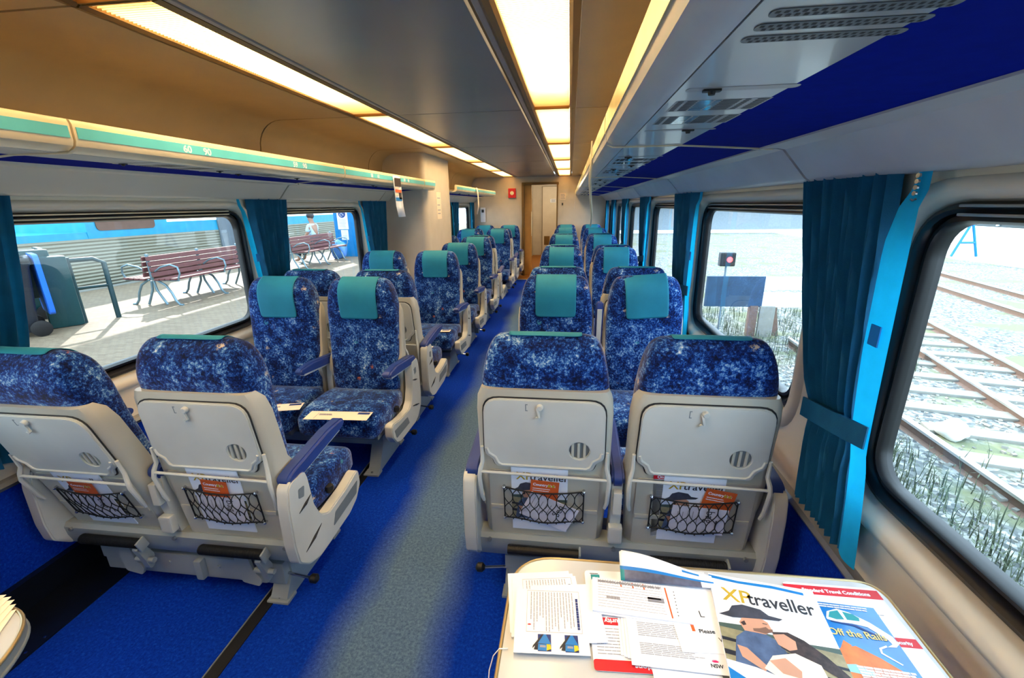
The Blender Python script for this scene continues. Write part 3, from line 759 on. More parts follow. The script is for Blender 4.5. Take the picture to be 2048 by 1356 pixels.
    mk('cross_frame', bm, [M['metalgrey'], M['metaldk']], r, 30)
    bm = B(); box(bm, (.0, .10, .115), (.80, .05, .10), .006); box(bm, (-.30, .10, .15), (.22, .052, .06), .006)
    box(bm, (.0, .30, .16), (.74, .05, .06), .006)
    for x in (-.3, -.1, .12, .33): tube(bm, [(x, .077, .125), (x, .070, .125)], .006, 8)
    mk('lower_beam', bm, M['metalgrey'], r)
    for x, h in ((.05, .09), (.33, .055)):
        bm = B(); box(bm, (x, .062, .12), (.032, .03, h), .009); mk('buffer_block', bm, M['metalgrey'], r, 40)
    for cx in (-SX, SX):
        bm = B(); n = 46; L = .262
        tube(bm, [(cx-L/2, .012, .268), (cx+L/2, .012, .268)], .0165, 14, 0)
        for k in range(n): x = cx-L/2+.006+(L-.012)*k/(n-1); tube(bm, [(x-.0012, .012, .268), (x+.0012, .012, .268)], .019, 12, 0, True)
        fo = mk('footrest_bar', bm, M['black'], r)
        bm = B()
        box(bm, (cx+L/2+.004, .012, .266), (.008, .038, .05), .004, 0, Matrix.Rotation(.3, 3, 'X')); mk('end_cap', bm, M['metalgrey'], fo, 40)
        bm = B(); f3 = Fr((0, .050, 0), (1, 0, 0), (0, 0, 1), (0, -1, 0))
        prism(bm, f3, fillet([(cx-.03, .235), (cx-.01, .10), (cx+.06, .085), (cx+.075, .12), (cx+.045, .16), (cx+.03, .235)][::-1], .01, 3), 0, .012)
        mk('footrest_bracket', bm, M['metalgrey'], fo, 40)
        bm = B(); f4 = Fr((cx+.105, 0, 0), (0, 1, 0), (0, 0, 1), (1, 0, 0)); prism(bm, f4, fillet([(.0, .245), (.03, .25), (.06, .18), (.05, .13), (.03, .13), (.02, .18)], .01, 3), -.012, .012)
        tube(bm, [(cx+.06, .035, .17), (cx+.14, .035, .17)], .011, 10)
        mk('footrest_link', bm, M['metalgrey'], fo, 40)
    return r

proto = seat_pair()
used = [True]
REC = {}
def recline(root, idx, ang):
    """lean one seat of the pair back about its hinge"""
    P = Vector((0, .13, .36)); R_ = Matrix.Rotation(ang, 4, 'X')
    T = Matrix.Translation(P) @ R_ @ Matrix.Translation(-P)
    bs = [c for c in root.children if c.name.startswith('backrest')]; ss = [c for c in root.children if c.name.startswith('back_shell')]
    key = lambda o: o.data.vertices[0].co.x
    bs.sort(key=key); ss.sort(key=key)
    for o in (bs[idx], ss[idx]): o.matrix_local = T
    return T
def place(cx, yrear, facing, label, group, single=None):
    if not used[0]: r = proto; used[0] = True
    else: r = copytree(proto)
    r.location = (cx, yrear, 0); r.rotation_euler = (0, 0, 0 if facing > 0 else PI)
    r['label'] = label; r['category'] = 'train seat'; r['group'] = group
    aisle = (1 if cx < 0 else -1)*facing
    for c in list(r.children):
        if c.name.split('.')[0] in ('leg', 'swivel_lever') and sum(v.co.x for v in c.data.vertices)*aisle < 0:
            for g_ in list(c.children): bpy.data.objects.remove(g_)
            bpy.data.objects.remove(c)
    if single is not None:
        # one seat only: drop the parts on the partition side
        kill = []
        for c in root_parts(r):
            x = sum(v.co.x for v in c.data.vertices)/len(c.data.vertices)
            if x*single < -.1: kill.append(c)
        for c in kill:
            for g_ in list(c.children): bpy.data.objects.remove(g_)
            bpy.data.objects.remove(c)
        for c in root_parts(r):
            if c.name.split('.')[0] in ('cross_frame', 'lower_beam'): c.scale = (.5, 1, 1); c.location = (single*.2575, 0, 0)
    return r
def root_parts(r): return [c for c in r.children if c.type == 'MESH']
CL, CR = -.785, .888
GL, GR = 'blue patterned seat pairs left of the aisle', 'blue patterned seat pairs right of the aisle'
seats = {}
seats['L1'] = place(CL, 1.19, 1, 'nearest seat pair on the left, grey tray backs towards the camera, one seat leaning back', GL)
seats['R1'] = place(CR, 1.32, 1, 'nearest seat pair on the right behind the paper-covered table, grey tray backs to the camera', GR)
place(CL, 2.55, -1, 'second seat pair on the left, facing the camera with a beige leaflet on its seat', GL)
r2 = place(CR, 2.68, -1, 'second seat pair on the right, facing the camera, middle armrest folded upright', GR)
seats['L3'] = place(CL, 2.74, 1, 'third seat pair on the left, back turned to the camera behind the leaflet seats', GL)
place(CR, 2.93, 1, 'third seat pair on the right, only its head tops show behind the second pair', GR)
place(CL, 4.11, -1, 'seat pair on the left facing the camera just before the luggage partition', GL)
place(CR, 4.42, -1, 'fourth seat pair on the right, facing the camera', GR)
place(CR, 4.60, 1, 'fifth seat pair on the right, back to back with the fourth', GR)
place(CL, 4.99, -1, 'single aisle seat beside the camera end of the luggage partition', GL, single=-1)
place(CL, 5.93, -1, 'single aisle seat beside the far end of the luggage partition', GL, single=-1)
place(CL, 6.12, 1, 'left seat pair with its back to the camera just past the partition', GL)
place(CR, 6.27, -1, 'sixth seat pair on the right, facing the camera', GR)
place(CR, 6.45, 1, 'seventh seat pair on the right, almost hidden behind the sixth', GR)
place(CL, 7.80, -1, 'far left seat pair facing the camera, beyond the partition', GL)
place(CL, 7.98, 1, 'seat pair facing away, behind the first camera-facing pair past the left partition', GL)
place(CR, 8.08, -1, 'eighth seat pair on the right, facing the camera near the end wall', GR)
place(CL, 9.36, -1, 'last seat pair on the left against the end wall', GL)
place(CR, 9.42, -1, 'last seat pair on the right against the end wall', GR)
for o_ in [proto]+list(proto.children_recursive): bpy.data.objects.remove(o_)
TL = recline(seats['L1'], 0, math.radians(9.5))
for c in r2.children:
    if c.name.startswith('centre_armrest'):
        P = Vector((0, .06, .585)); c.matrix_local = Matrix.Translation(P) @ Matrix.Rotation(math.radians(78), 4, 'X') @ Matrix.Translation(-P)

for c in r2.children:
    if c.name.startswith('backrest') and c.data.vertices[0].co.x < 0:
        for h in c.children:
            P = Vector((-.2575, .10, 1.0)); h.matrix_local = Matrix.Translation(P+Vector((.0, .003, .002))) @ Matrix.Rotation(math.radians(4.5), 4, 'Y') @ Matrix.Translation(-P)
# ------------------------------------------------------------------ reading matter in the net pockets
def pocket_frame(key, side, rec=None):
    root = seats[key]; bpy.context.view_layer.update()
    m = root.matrix_world @ (rec or Matrix.Identity(4)); f = shf(side*.2575)
    R3 = m.to_3x3()
    return Fr(m @ f.O, R3 @ f.U, R3 @ f.V, R3 @ f.N)
def sub(f, u, v, ang=0, w=0):
    c, s = math.cos(ang), math.sin(ang)
    return Fr(f(u, v, w), f.U*c+f.V*s, f.V*c-f.U*s, f.N)
def sheet(name, f, w, h, th, mats, label, cat, group, deco=None, curl=0, r_=0):
    root = thing(name, label, cat, f.O, 0, group); inv = Matrix.Translation(-f.O)
    b = B(); out = rrect(0, 0, w, h, r_, 3) if r_ else [(0, 0), (w, 0), (w, h), (0, h)]
    prism(b, f, out, 0, th); bmesh.ops.transform(b, matrix=inv, verts=b.verts)
    mk('sheet', b, mats[0], root)
    if deco:
        g = Fr(f(0, 0, th)-f.O, f.U, f.V, f.N); deco(root, g, w, h)
    return root
def poly(b, f, pts, w=.0003, mi=0):
    b.faces.new([b.verts.new(f(u, v, w)) for u, v in pts]).material_index = mi
def cover_art(b, g, w, h, y0, y1, mi):
    """cover picture: two people standing close in a paddock; mi = material indices dict"""
    H = y1-y0; X = lambda u: u*w; Yv = lambda v: y0+v*H
    P = lambda pts, k, wd: poly(b, g, [(X(u), Yv(v)) for u, v in pts], wd, mi[k])
    P([(0, 0), (1, 0), (1, .52), (0, .60)], 'field', .0003)
    P([(0, .60), (.0, .66), (.2, .68), (.4, .62), (.75, .58), (1, .6), (1, .52)], 'tree', .00035)
    P([(0, .40), (1, .30), (1, .34), (0, .45)], 'dark', .00045); P([(0, .20), (1, .08), (1, .14), (0, .27)], 'dark', .00045)
    P([(.06, .0), (.62, .0), (.55, .30), (.50, .52), (.40, .60), (.22, .60), (.13, .48), (.10, .30)], 'shirt', .0006)
    P([(.12, .36), (.20, .34), (.34, .12), (.30, .06), (.14, .2)], 'skin', .0008)
    P([(.22, .60), (.40, .60), (.47, .68), (.45, .80), (.36, .88), (.24, .84), (.19, .72)], 'skin', .0008)
    P([(.02, .80), (.14, .78), (.40, .84), (.56, .86), (.60, .90), (.48, .92), (.42, 1.0), (.26, 1.03), (.16, .98), (.12, .88)], 'hat', .001)
    P([(.30, .62), (.40, .61), (.47, .66), (.475, .70), (.44, .69), (.42, .72), (.36, .68), (.30, .66)], 'beard', .00095)
    P([(.40, .775), (.44, .77), (.44, .76), (.40, .762)], 'dark', .00096); P([(.20, .72), (.24, .76), (.25, .70), (.22, .68)], 'hair', .00096)
    P([(.46, .66), (.60, .70), (.72, .62), (.86, .44), (.98, .22), (.92, .14), (.74, .30), (.60, .36), (.50, .44)], 'hair', .0009)
    P([(.46, .62), (.56, .66), (.64, .58), (.63, .46), (.56, .42), (.48, .48)], 'skin', .0011)
    P([(.40, .30), (.60, .40), (.78, .30), (.80, .06), (.70, -.02), (.42, .0), (.30, .10)], 'cream', .001)
    P([(.36, .22), (.50, .30), (.60, .16), (.58, .06), (.44, .08)], 'skin', .0012)
M['field'] = plain('print_paddock', hx(150, 145, 115), .45, mottle=.15, scale=60); M['treep'] = plain('print_trees', hx(70, 90, 85), .45)
M['skinp'] = plain('print_skin', hx(196, 150, 128), .45); M['hatp'] = plain('print_hat', hx(62, 66, 82), .45, mottle=.2, scale=40)
M['shirtp'] = plain('print_shirt', hx(76, 98, 138), .45, mottle=.2, scale=40); M['hairp'] = plain('print_hair', hx(58, 44, 44), .45, mottle=.3, scale=90)
M['beardp'] = plain('print_beard', hx(122, 92, 80), .45); M['creamp'] = plain('print_blouse', hx(226, 222, 210), .45); M['darkp'] = plain('print_dark', hx(30, 32, 44), .45)
ART = ['field', 'treep', 'darkp', 'shirtp', 'skinp', 'hatp', 'hairp', 'creamp', 'beardp']
ARTM = dict(field=0, tree=1, dark=2, shirt=3, skin=4, hat=5, hair=6, cream=7, beard=8)
def mag_deco(root, g, w, h, big=False):
    b = B(); s = w/.20
    text_bm(b, g, 'XP', .046*s, .018*s, h-.052*s, .0005, 0, bold=.01); text_bm(b, g, 'traveller', .040*s, .066*s, h-.052*s, .0005, 1, bold=.012)
    mk('masthead', b, [M['gold'], M['ink']], root)
    b = B(); cover_art(b, g, w, h, .055*s, h-.068*s, ARTM); mk('cover_picture', b, [M[k] for k in ART], root)
def waratah(b, g, u, v, s, mi, w=.0006):
    for k in range(-3, 4):
        a = k*.38; c, q = math.sin(a), math.cos(a)
        p = [(0, 0), (.25, .45), (0, 1), (-.25, .45)]
        poly(b, g, [(u+s*(x*.6*q+y*c), v+s*(y*q*.8-x*.6*c)) for x, y in p], w+.00003*k, mi)
def brochure_deco(root, g, w, h):
    b = B(); text_bm(b, g, 'CountryLink', .0155, .008, h-.022, .0005, 0, bold=.03); lines_bm(b, g, .008, h-.030, .075, h-.048, 2, .003, .0005, 0)
    mk('print', b, M['white'], root); b = B(); prism(b, g, circ(w-.020, h-.018, .006, 12), .0003, .0006); prism(b, g, circ(w-.034, h-.018, .006, 12), .0003, .0006); mk('emblem', b, M['gold'], root)
def bag_deco(root, g, w, h):
    b = B(); h2 = Fr(g(w*.62, h*.92), g.V*-1, g.U, g.N); text_bm(b, h2, 'bag', .040, 0, 0, .0005, 0)
    for i in range(5): lines_bm(b, g, w*(.1+.09*i), h*.35, w*(.13+.09*i), h*.9, 1, .003, .0005, 1, vertical=True)
    lines_bm(b, g, w*.82, h*.3, w*.84, h*.6, 1, .006, .0005, 0, vertical=True)
    mk('print', b, [M['ink'], M['inkl']], root)
M['bagpaper'] = plain('bag_paper', hx(222, 222, 238), .55, mottle=.06, scale=22, bump=25)
def pocket(key, side, who, rec=None, v=0, extra=False):
    f = pocket_frame(key, side, rec); T = 'in the net pocket of the '+who
    sheet('magazine', sub(f, -.115+.004*v, .335, .0, .005), .200, .285, .003, [M['white']], 'XPtraveller magazine '+T, 'magazine', 'magazines in the seat pockets', mag_deco)
    a = [-.07, -.07, -.17, -.10][v]
    sheet('timetable_leaflet', sub(f, [-.052, -.070, .015, -.05][v], [.458, .463, .470, .465][v], a, .0115), .100, .115, .002, [M['orange']], 'orange CountryLink leaflet '+T, 'leaflet', 'orange leaflets in the seat pockets', brochure_deco)
    sheet('sick_bag', sub(f, [-.088, -.10, -.075, -.08][v], [.420, .395, .392, .40][v], [-.42, -.04, -.05, -.1][v], .0165), .185, .115, .002, [M['bagpaper']], 'white paper sick bag '+T, 'paper bag', 'white paper bags in the seat pockets', bag_deco)
    if extra:
        def od(root, g, w, h):
            b = B(); prism(b, g, [(0, h-.020), (w, h-.020), (w, h), (0, h)], .0002, .0004); mk('header', b, M['red'], root)
            b = B(); text_bm(b, g, 'On board', .016, .012, h-.016, .0007, 0, bold=.03); lines_bm(b, g, .01, h-.03, .07, h-.12, 9, .003, .0005, 1); prism(b, g, circ(.045, .07, .018, 12), .0003, .0006, mi=2)
            mk('print', b, [M['white'], M['inkl'], M['tealp']], root)
        sheet('menu_card', sub(f, -.128, .345, .05, .0025), .085, .277, .0015, [M['white']], 'white card headed On board '+T, 'card', 'cards in the seat pockets', od)
pocket('R1', -1, 'nearest right aisle seat', None, 0)
pocket('R1', 1, 'nearest right window seat', None, 2, True)
pocket('L1', 1, 'nearest left aisle seat', None, 1)
pocket('L1', -1, 'nearest left window seat', TL, 1)
pocket('L3', 1, 'third left aisle seat', None, 3)

# leaflets lying on seats
def flat(name, pts, z, label, cat, mat, deco=None, th=.0015, group=None):
    x0 = sum(p[0] for p in pts)/len(pts); y0 = sum(p[1] for p in pts)/len(pts)
    r = thing(name, label, cat, (x0, y0, z), 0, group)
    b = B(); prism(b, XY, [(x-x0, y-y0) for x, y in pts], 0, th); mk('sheet', b, mat, r)
    if deco: deco(r, lambda u, v, w=0: None)
    return r
def qf(p0, p1, z):
    """frame with origin p0 and u towards p1, flat on a surface at height z"""
    u = Vector((p1[0]-p0[0], p1[1]-p0[1], 0)).normalized(); return Fr((p0[0], p0[1], z), u, Vector((-u.y, u.x, 0)), (0, 0, 1))
def leafdeco(root, g, w, h):
    b = B(); prism(b, g, [(w-.075, h-.03), (w-.01, h-.03), (w-.01, h-.008), (w-.075, h-.008)], .0002, .0004); lines_bm(b, g, .06, h*.5, w*.4, h*.7, 2, .006, .0004, 0)
    prism(b, g, [(.05, .01), (.053, .01), (.053, h*.8), (.05, h*.8)], .0002, .0004, mi=1)
    mk('print', b, [M['navy'], M['inkl']], root)
ZS = .441
def leaf(name, p, label, grp, z=ZS, w=None, h=None, deco=True, mat='cream_p'):
    f = qf(p[0], p[1], z); w = w or (Vector(p[1])-Vector(p[0])).length; h = h or .10
    return sheet(name, f, w, h, .0012, [M[mat]], label, 'leaflet', grp, leafdeco if deco else None)
leaf('folded_leaflet', ((-.66, 1.925), (-.32, 1.945)), 'long beige folded leaflet lying on the aisle seat of the second left pair', 'beige leaflets on seats', h=.095)
leaf('folded_leaflet', ((-.93, 1.98), (-.745, 2.03)), 'beige leaflet lying on the window seat of the second left pair', 'beige leaflets on seats', h=.09)
f = qf((-.345, 1.49), (-.345+.06, 1.30), ZS)
leaf('folded_leaflet', ((-.39, 1.30), (-.375, 1.52)), 'beige leaflet on the cushion of the nearest left aisle seat', 'beige leaflets on seats', h=.09)
leaf('folded_leaflet', ((-.36, 2.95), (-.34, 3.20)), 'beige leaflet on the aisle seat of the third left pair', 'beige leaflets on seats', h=.10)
leaf('folded_leaflet', ((-.44, 3.60), (-.32, 3.61)), 'small beige leaflet on the aisle seat just before the partition', 'beige leaflets on seats', h=.07)

# ------------------------------------------------------------------ tables
def table(name, outline, z, label, legx, legy):
    r = thing(name, label, 'table', (legx, legy, 0)); o = Vector(r.location)
    b = B(); f = Fr(Vector((0, 0, z-.028))-o, (1, 0, 0), (0, 1, 0), (0, 0, 1)); prism(b, f, outline, 0, .026); mk('tabletop', b, M['table'], r)
    ring = [(x, y) for x, y in outline]; b = B()
    n = len(ring); pts = [f(ring[i % n][0], ring[i % n][1], .0) for i in range(n)]
    cx = sum(p[0] for p in ring)/n; cy = sum(p[1] for p in ring)/n
    for h, rr, mi in ((.024, .0045, 0), (.0, .006, 1)):
        tube(b, [f(x, y, h) for x, y in ring]+[f(*ring[0], h)], rr, 8, mi)
    loft(b, [[f(x+.002*(1 if x > cx else -1), y+.002*(1 if y > cy else -1), h) for x, y in ring] for h in (0, .024)], cap=False, mi=1)
    mk('table_edging', b, [M['brasse'], M['metaldk']], r, 60)
    b = B(); box(b, (0, 0, (z-.03)/2), (.06, .09, z-.03), .01); box(b, (0, 0, .012), (.12, .26, .024), .006); mk('pedestal', b, M['metalgrey'], r)
    return r
M['brasse'] = plain('brassy_edging', hx(170, 150, 110), .3, .6)
TZ = .666
table('saloon_table', fillet([(.585, .28), (1.405, .28), (1.415, .895), (.585, .885)], [.06, .06, .055, .11], 10), TZ, 'grey saloon table on the right covered with magazines and timetables', 1.15, .5)
table('saloon_table', fillet([(-1.36, .0), (-.36, .0), (-.36, .49), (-.45, .612), (-1.36, .612)], [.02, .08, .10, .12, .02], 8), TZ, 'table corner at the lower left of the photo holding a fan of papers', -1.1, .28)

def tsheet(name, p0, p1, h, k, mat, label, cat, deco=None, th=.001, r_=0, group=None):
    f = qf(p0, p1, TZ+.0003+k*.0013); w = (Vector(p1)-Vector(p0)).length
    return sheet(name, f, w, h, th, [M[mat]], label, cat, group, deco, r_=r_)
# red-headed travel conditions cards
def cond_deco(bands):
    def d(root, g, w, h):
        b = B(); t = B()
        for v, hh, s, u, fl in bands:
            prism(b, g, [(0.0, v), (w, v), (w, v+hh), (0, v+hh)], .0001, .0003)
            if fl: g2 = Fr(g(u, v+hh*.72), -g.U, -g.V, g.N); text_bm(t, g2, s, hh*.78, 0, 0, .0006, 0, bold=.03)
            else: text_bm(t, g, s, hh*.52, u, v+hh*.30, .0006, 0, bold=.04)
        lines_bm(t, g, .015, h-.05, w-.02, h*.55, 10, .0018, .0004, 1, rag=.5); lines_bm(t, g, .015, h*.42, w-.02, h*.1, 9, .0018, .0004, 1, rag=.5)
        mk('red_band', b, M['red'], root); mk('print', t, [M['white'], M['inkl']], root)
    return d
tsheet('conditions_card', (1.203, .575), (1.400, .577), .296, 0, 'white', 'white card headed Standard Travel Conditions at the right end of the table', 'card', cond_deco([(.266, .024, 'Standard Travel Conditions', .036, 0), (.155, .020, 'Security', .150, 0)]), r_=.012)
def cd2(root, g, w, h):
    b = B(); prism(b, g, rrect(0, 0, w, .022, .006, 3), .0001, .0003); prism(b, g, [(0, .095), (w, .095), (w, .112), (0, .112)], .0001, .0003); mk('red_band', b, M['red'], root)
    b = B(); text_bm(b, Fr(g(.155, .017), -g.U, -g.V, g.N), 'Standard Travel Conditions', .016, -.10, 0, .0006, 0, bold=.03)
    text_bm(b, Fr(g(.080, .109), -g.U, -g.V, g.N), 'Security', .015, 0, 0, .0006, 0, bold=.03)
    lines_bm(b, g, .01, .03, .13, .09, 9, .0015, .0005, 1, rag=.4); lines_bm(b, g, .01, .12, .13, .18, 8, .0015, .0005, 1, rag=.4)
    mk('print', b, [M['white'], M['inkl'], M['tealp']], root)
    b = B(); prism(b, g, [(.014, h-.028), (.034, h-.028), (.034, h-.012), (.014, h-.012)], .0001, .0004)
    mk('logo_block', b, M['tealp'], root)
    b = B(); lines_bm(b, g, .012, h-.008, .036, h-.011, 1, .002, .0005, 0); poly(b, g, [(.016, h-.024), (.022, h-.019), (.026, h-.022), (.032, h-.017), (.028, h-.020), (.022, h-.023)], .0006, 1); mk('logo_mark', b, [M['ink'], M['white']], root)
tsheet('conditions_card', (.766, .618), (.966, .628), .236, 0, 'white', 'upside-down conditions card with red bands under the letters in the middle of the table', 'card', cd2, r_=.01)
def shopdeco(root, g, w, h):
    b = B(); prism(b, g, [(.02, .012), (.06, .012), (.055, .024), (.025, .022)], .0001, .0004); mk('print', b, M['bluep'], root)
tsheet('brochure', (.875, .585), (1.0, .592), .09, 1, 'white', 'brochure with a blue mark poking out below the CountryLink letters', 'brochure', shopdeco)
# A5 forms with two train pictures
def formdeco(full):
    def d(root, g, w, h):
        b = B()
        lines_bm(b, g, w*.20, h*.95, w*.84, h*.30, 15, .0016, .0004, 1, rag=.4, vertical=True)
        lines_bm(b, g, w*.86, h*.85, w*.90, h*.35, 1, .005, .0004, 2, vertical=True, rag=0)
        for a, c in (((.16, .97), (.92, .97)), ((.16, .30), (.92, .30))): prism(b, g, [(w*a[0], h*a[1]), (w*c[0], h*c[1]), (w*c[0], h*c[1]+.0006), (w*a[0], h*a[1]+.0006)], .0002, .0004, mi=1)
        for u in (.16, .92): prism(b, g, [(w*u, h*.30), (w*u+.0006, h*.30), (w*u+.0006, h*.97), (w*u, h*.97)], .0002, .0004, mi=1)
        waratah(b, g, w*.20, h*.40, .005, 3)
        mk('print', b, [M['ink'], M['inkl'], M['navy'], M['red']], root)
        if full:
            b = B()
            for u in (.24, .60):
                P = lambda pts, mi, ww: poly(b, g, [(w*u+x*w*.26, h*.03+y*h*.24) for x, y in pts], ww, mi)
                P([(.3, .0), (.98, .0), (.98, 1), (.3, 1)], 0, .0003); P([(.3, .45), (.62, 1), (.72, 1), (.98, .40), (.3, .40)], 1, .0004)
                P([(.02, .15), (.3, .45), (.58, 1), (.52, 1), (.05, .30)], 2, .0005); P([(.1, .08), (.86, .02), (.98, .14), (.92, .42), (.2, .44)], 2, .0006)
                P([(.30, .05), (.75, .03), (.75, .40), (.32, .40)], 1, .0007); P([(.75, .04), (.98, .14), (.94, .40), (.75, .40)], 3, .0008); P([(.40, .22), (.70, .21), (.70, .33), (.42, .34)], 4, .0009)
            mk('train_pictures', b, [M['navy'], M['bluep'], M['ink'], M['gold2'], M['inkl']], root)
    return d
M['gold2'] = plain('yellow_print', hx(220, 200, 40), .5)
for i, (p0, p1) in enumerate((((.600, .674), (.742, .698)), ((.604, .664), (.752, .690)), ((.612, .658), (.757, .682)))):
    tsheet('comment_form', p0, p1, .150, 1+i, 'white', 'tilted printed form at the table left end, %s of three' % ['bottom', 'middle', 'top'][i], 'form', formdeco(False) if i == 2 else None, group='printed forms stacked at the left end of the table')
tsheet('blank_sheet', (.650, .652), (.795, .672), .140, 4, 'white', 'blank pale sheet between the printed forms and the timetable', 'sheet')
tsheet('comment_form', (.612, .630), (.760, .640), .148, 5, 'white', 'white form with two small train pictures, left end of the table', 'form', formdeco(True), group='printed forms stacked at the left end of the table')
# letters
def letdeco(root, g, w, h):
    b = B(); prism(b, g, [(.0, h-.022), (w, h-.022), (w, h-.002), (.0, h-.002)], .0001, .0003); mk('header', b, M['bluep'], root)
    b = B(); text_bm(b, g, 'CountryLink...', .0135, .012, h-.016, .0006, 0, bold=.03); text_bm(b, g, 'Jus', .013, .118, h-.016, .0006, 0)
    lines_bm(b, g, .02, h-.030, w-.03, h-.062, 8, .0014, .0004, 1, rag=.2); lines_bm(b, g, .02, h-.075, w-.07, h-.100, 7, .0014, .0004, 1, rag=.2)
    text_bm(b, g, 'NSW', .010, .145, .012, .0006, 2, bold=.03); text_bm(b, g, 'Transport', .0095, .176, .014, .0006, 2); lines_bm(b, g, .176, .011, .215, .008, 1, .0015, .0005, 1)
    waratah(b, g, .156, .022, .008, 3)
    mk('print', b, [M['white'], M['inkl'], M['ink'], M['pink']], root)
for i in range(3):
    tsheet('letter', (.818+.006*i, .652-.003*i), (1.02+.006*i, .648-.003*i), .112, 1+i, 'white', 'plain letter sheet under the CountryLink letter, %s of three' % ['bottom', 'middle', 'top'][i], 'letter', group='letters under the CountryLink letter')
tsheet('letter', (.836, .633), (1.046, .632), .123, 4, 'white', 'letter with a blue CountryLink header and the NSW Transport mark', 'letter', letdeco)
def notdeco(root, g, w, h):
    b = B(); text_bm(b, g, 'L', .022, w*.46, h*.45, .0005, 0); text_bm(b, g, 'Please', .0125, w*.36, h*.24, .0005, 0, bold=.02); text_bm(b, g, 'We', .0125, w*.62, h*.14, .0005, 0, bold=.02)
    lines_bm(b, g, w*.12, h*.9, w*.25, h*.4, 2, .0015, .0004, 1, vertical=True); mk('print', b, [M['ink'], M['inkl']], root)
    b = B(); prism(b, g, [(w*.26, h*.26), (w*.31, h*.26), (w*.31, h*.93), (w*.26, h*.93)], .0001, .0003); mk('orange_bar', b, M['orange'], root)
tsheet('notice_sheet', (.935, .668), (1.062, .676), .172, 5, 'white', 'white sheet beginning Please, tucked under the left edge of the XPtraveller magazine', 'sheet', notdeco)
def timdeco(root, g, w, h):
    b = B(); lines_bm(b, g, .012, h-.006, .15, h-.012, 2, .003, .0004, 1, rag=0)
    for i in range(9): lines_bm(b, g, .012, h-.018-.007*i, .155, h-.019-.007*i, 1, .0009, .0004, 1, rag=.05)
    for i in range(26): prism(b, g, [(.012+.0055*i, h-.014), (.0128+.0055*i, h-.014), (.0128+.0055*i, h-.003), (.012+.0055*i, h-.003)], .0002, .0004, mi=1)
    prism(b, g, [(.118, .040), (.152, .040), (.152, .052), (.118, .052)], .0002, .0004, mi=1)
    lines_bm(b, g, .03, .04, .06, .036, 1, .006, .0004, 1); lines_bm(b, g, .118, .052, .150, .046, 1, .005, .0004, 1)
    for i in range(8): prism(b, g, circ(.176, .014+.0085*i, .0013, 6), .0002, .0004, mi=0)
    mk('print', b, [M['ink'], M['inkl']], root)
    b = B(); prism(b, g, [(.162, .006), (.165, .006), (.160, h-.006), (.157, h-.006)], .0001, .0003)
    for u in (.062, .088, .112): prism(b, g, [(u, h-.018), (u+.003, h-.018), (u+.001, h-.004), (u-.002, h-.004)], .0001, .0003)
    mk('rust_bars', b, M['orange'], root)
tsheet('timetable', (.768, .738), (.972, .729), .088, 6, 'white', 'narrow folded timetable with a rust coloured bar across the middle of the table', 'timetable', timdeco, th=.003)
tsheet('timetable', (.766, .735), (.970, .726), .088, 4.5, 'white', 'second folded timetable lying directly under the one with the rust bar', 'timetable', None, th=.0015)
# opened, curled magazine standing up behind
def curled():
    r = thing('curled_magazine', 'open magazine with curled white and blue pages at the back of the table', 'magazine', (.93, .84, TZ))
    o = Vector(r.location)
    def page(dy, dz, mat, name, sh=0, ph=0):
        b = B(); rows = []; n = 22; mrow = 8
        for j in range(mrow+1):
            v = j/mrow; row = []
            for i in range(n+1):
                u = i/n; x = .835+.205*u+sh; y = .828+(.057*(1-u)+.032*u)*v+dy
                z = TZ+.009+v*(.020*(1-u)+.008)+.006*math.sin(u*5.2+ph)*v+dz
                row.append(b.verts.new(Vector((x, y, z))-o))
            rows.append(row)
        for a, c in zip(rows, rows[1:]):
            for i in range(n): b.faces.new((a[i], a[i+1], c[i+1], c[i]))
        for f in b.faces:
            cz = f.calc_center_median()
            f.material_index = 0
        k = 0
        for j in range(mrow):
            for i in range(n):
                f = b.faces[k] if False else None
        b.faces.ensure_lookup_table(); k = 0
        for j in range(mrow):
            for i in range(n):
                if mat == 'top':
                    b.faces[k].material_index = 1 if j == 3 else (3 if (j < 3 and 1 <= i < n-3) else (2 if (j < 4 and i < 1) else (1 if j == 6 and 15 <= i < 19 else 0)))
                k += 1
        p = mk(name, b, [M['white'], M['bluep'], M['tealp'], M['navyph']], r, 80)
        md = p.modifiers.new('t', 'SOLIDIFY'); md.thickness = .0008
        return p
    page(0, 0, 'plain', 'page', .006, .5); page(-.004, .003, 'plain', 'page', .003, .2); page(-.008, .006, 'top', 'cover', 0, 0)
    b = B(); box(b, Vector((.935, .845, TZ+.005))-o, (.19, .05, .008), .001); mk('page_block', b, M['white'], r)
M['navyph'] = plain('dusky_photo_print', hx(92, 96, 120), .4, mottle=.3, scale=30)
curled()
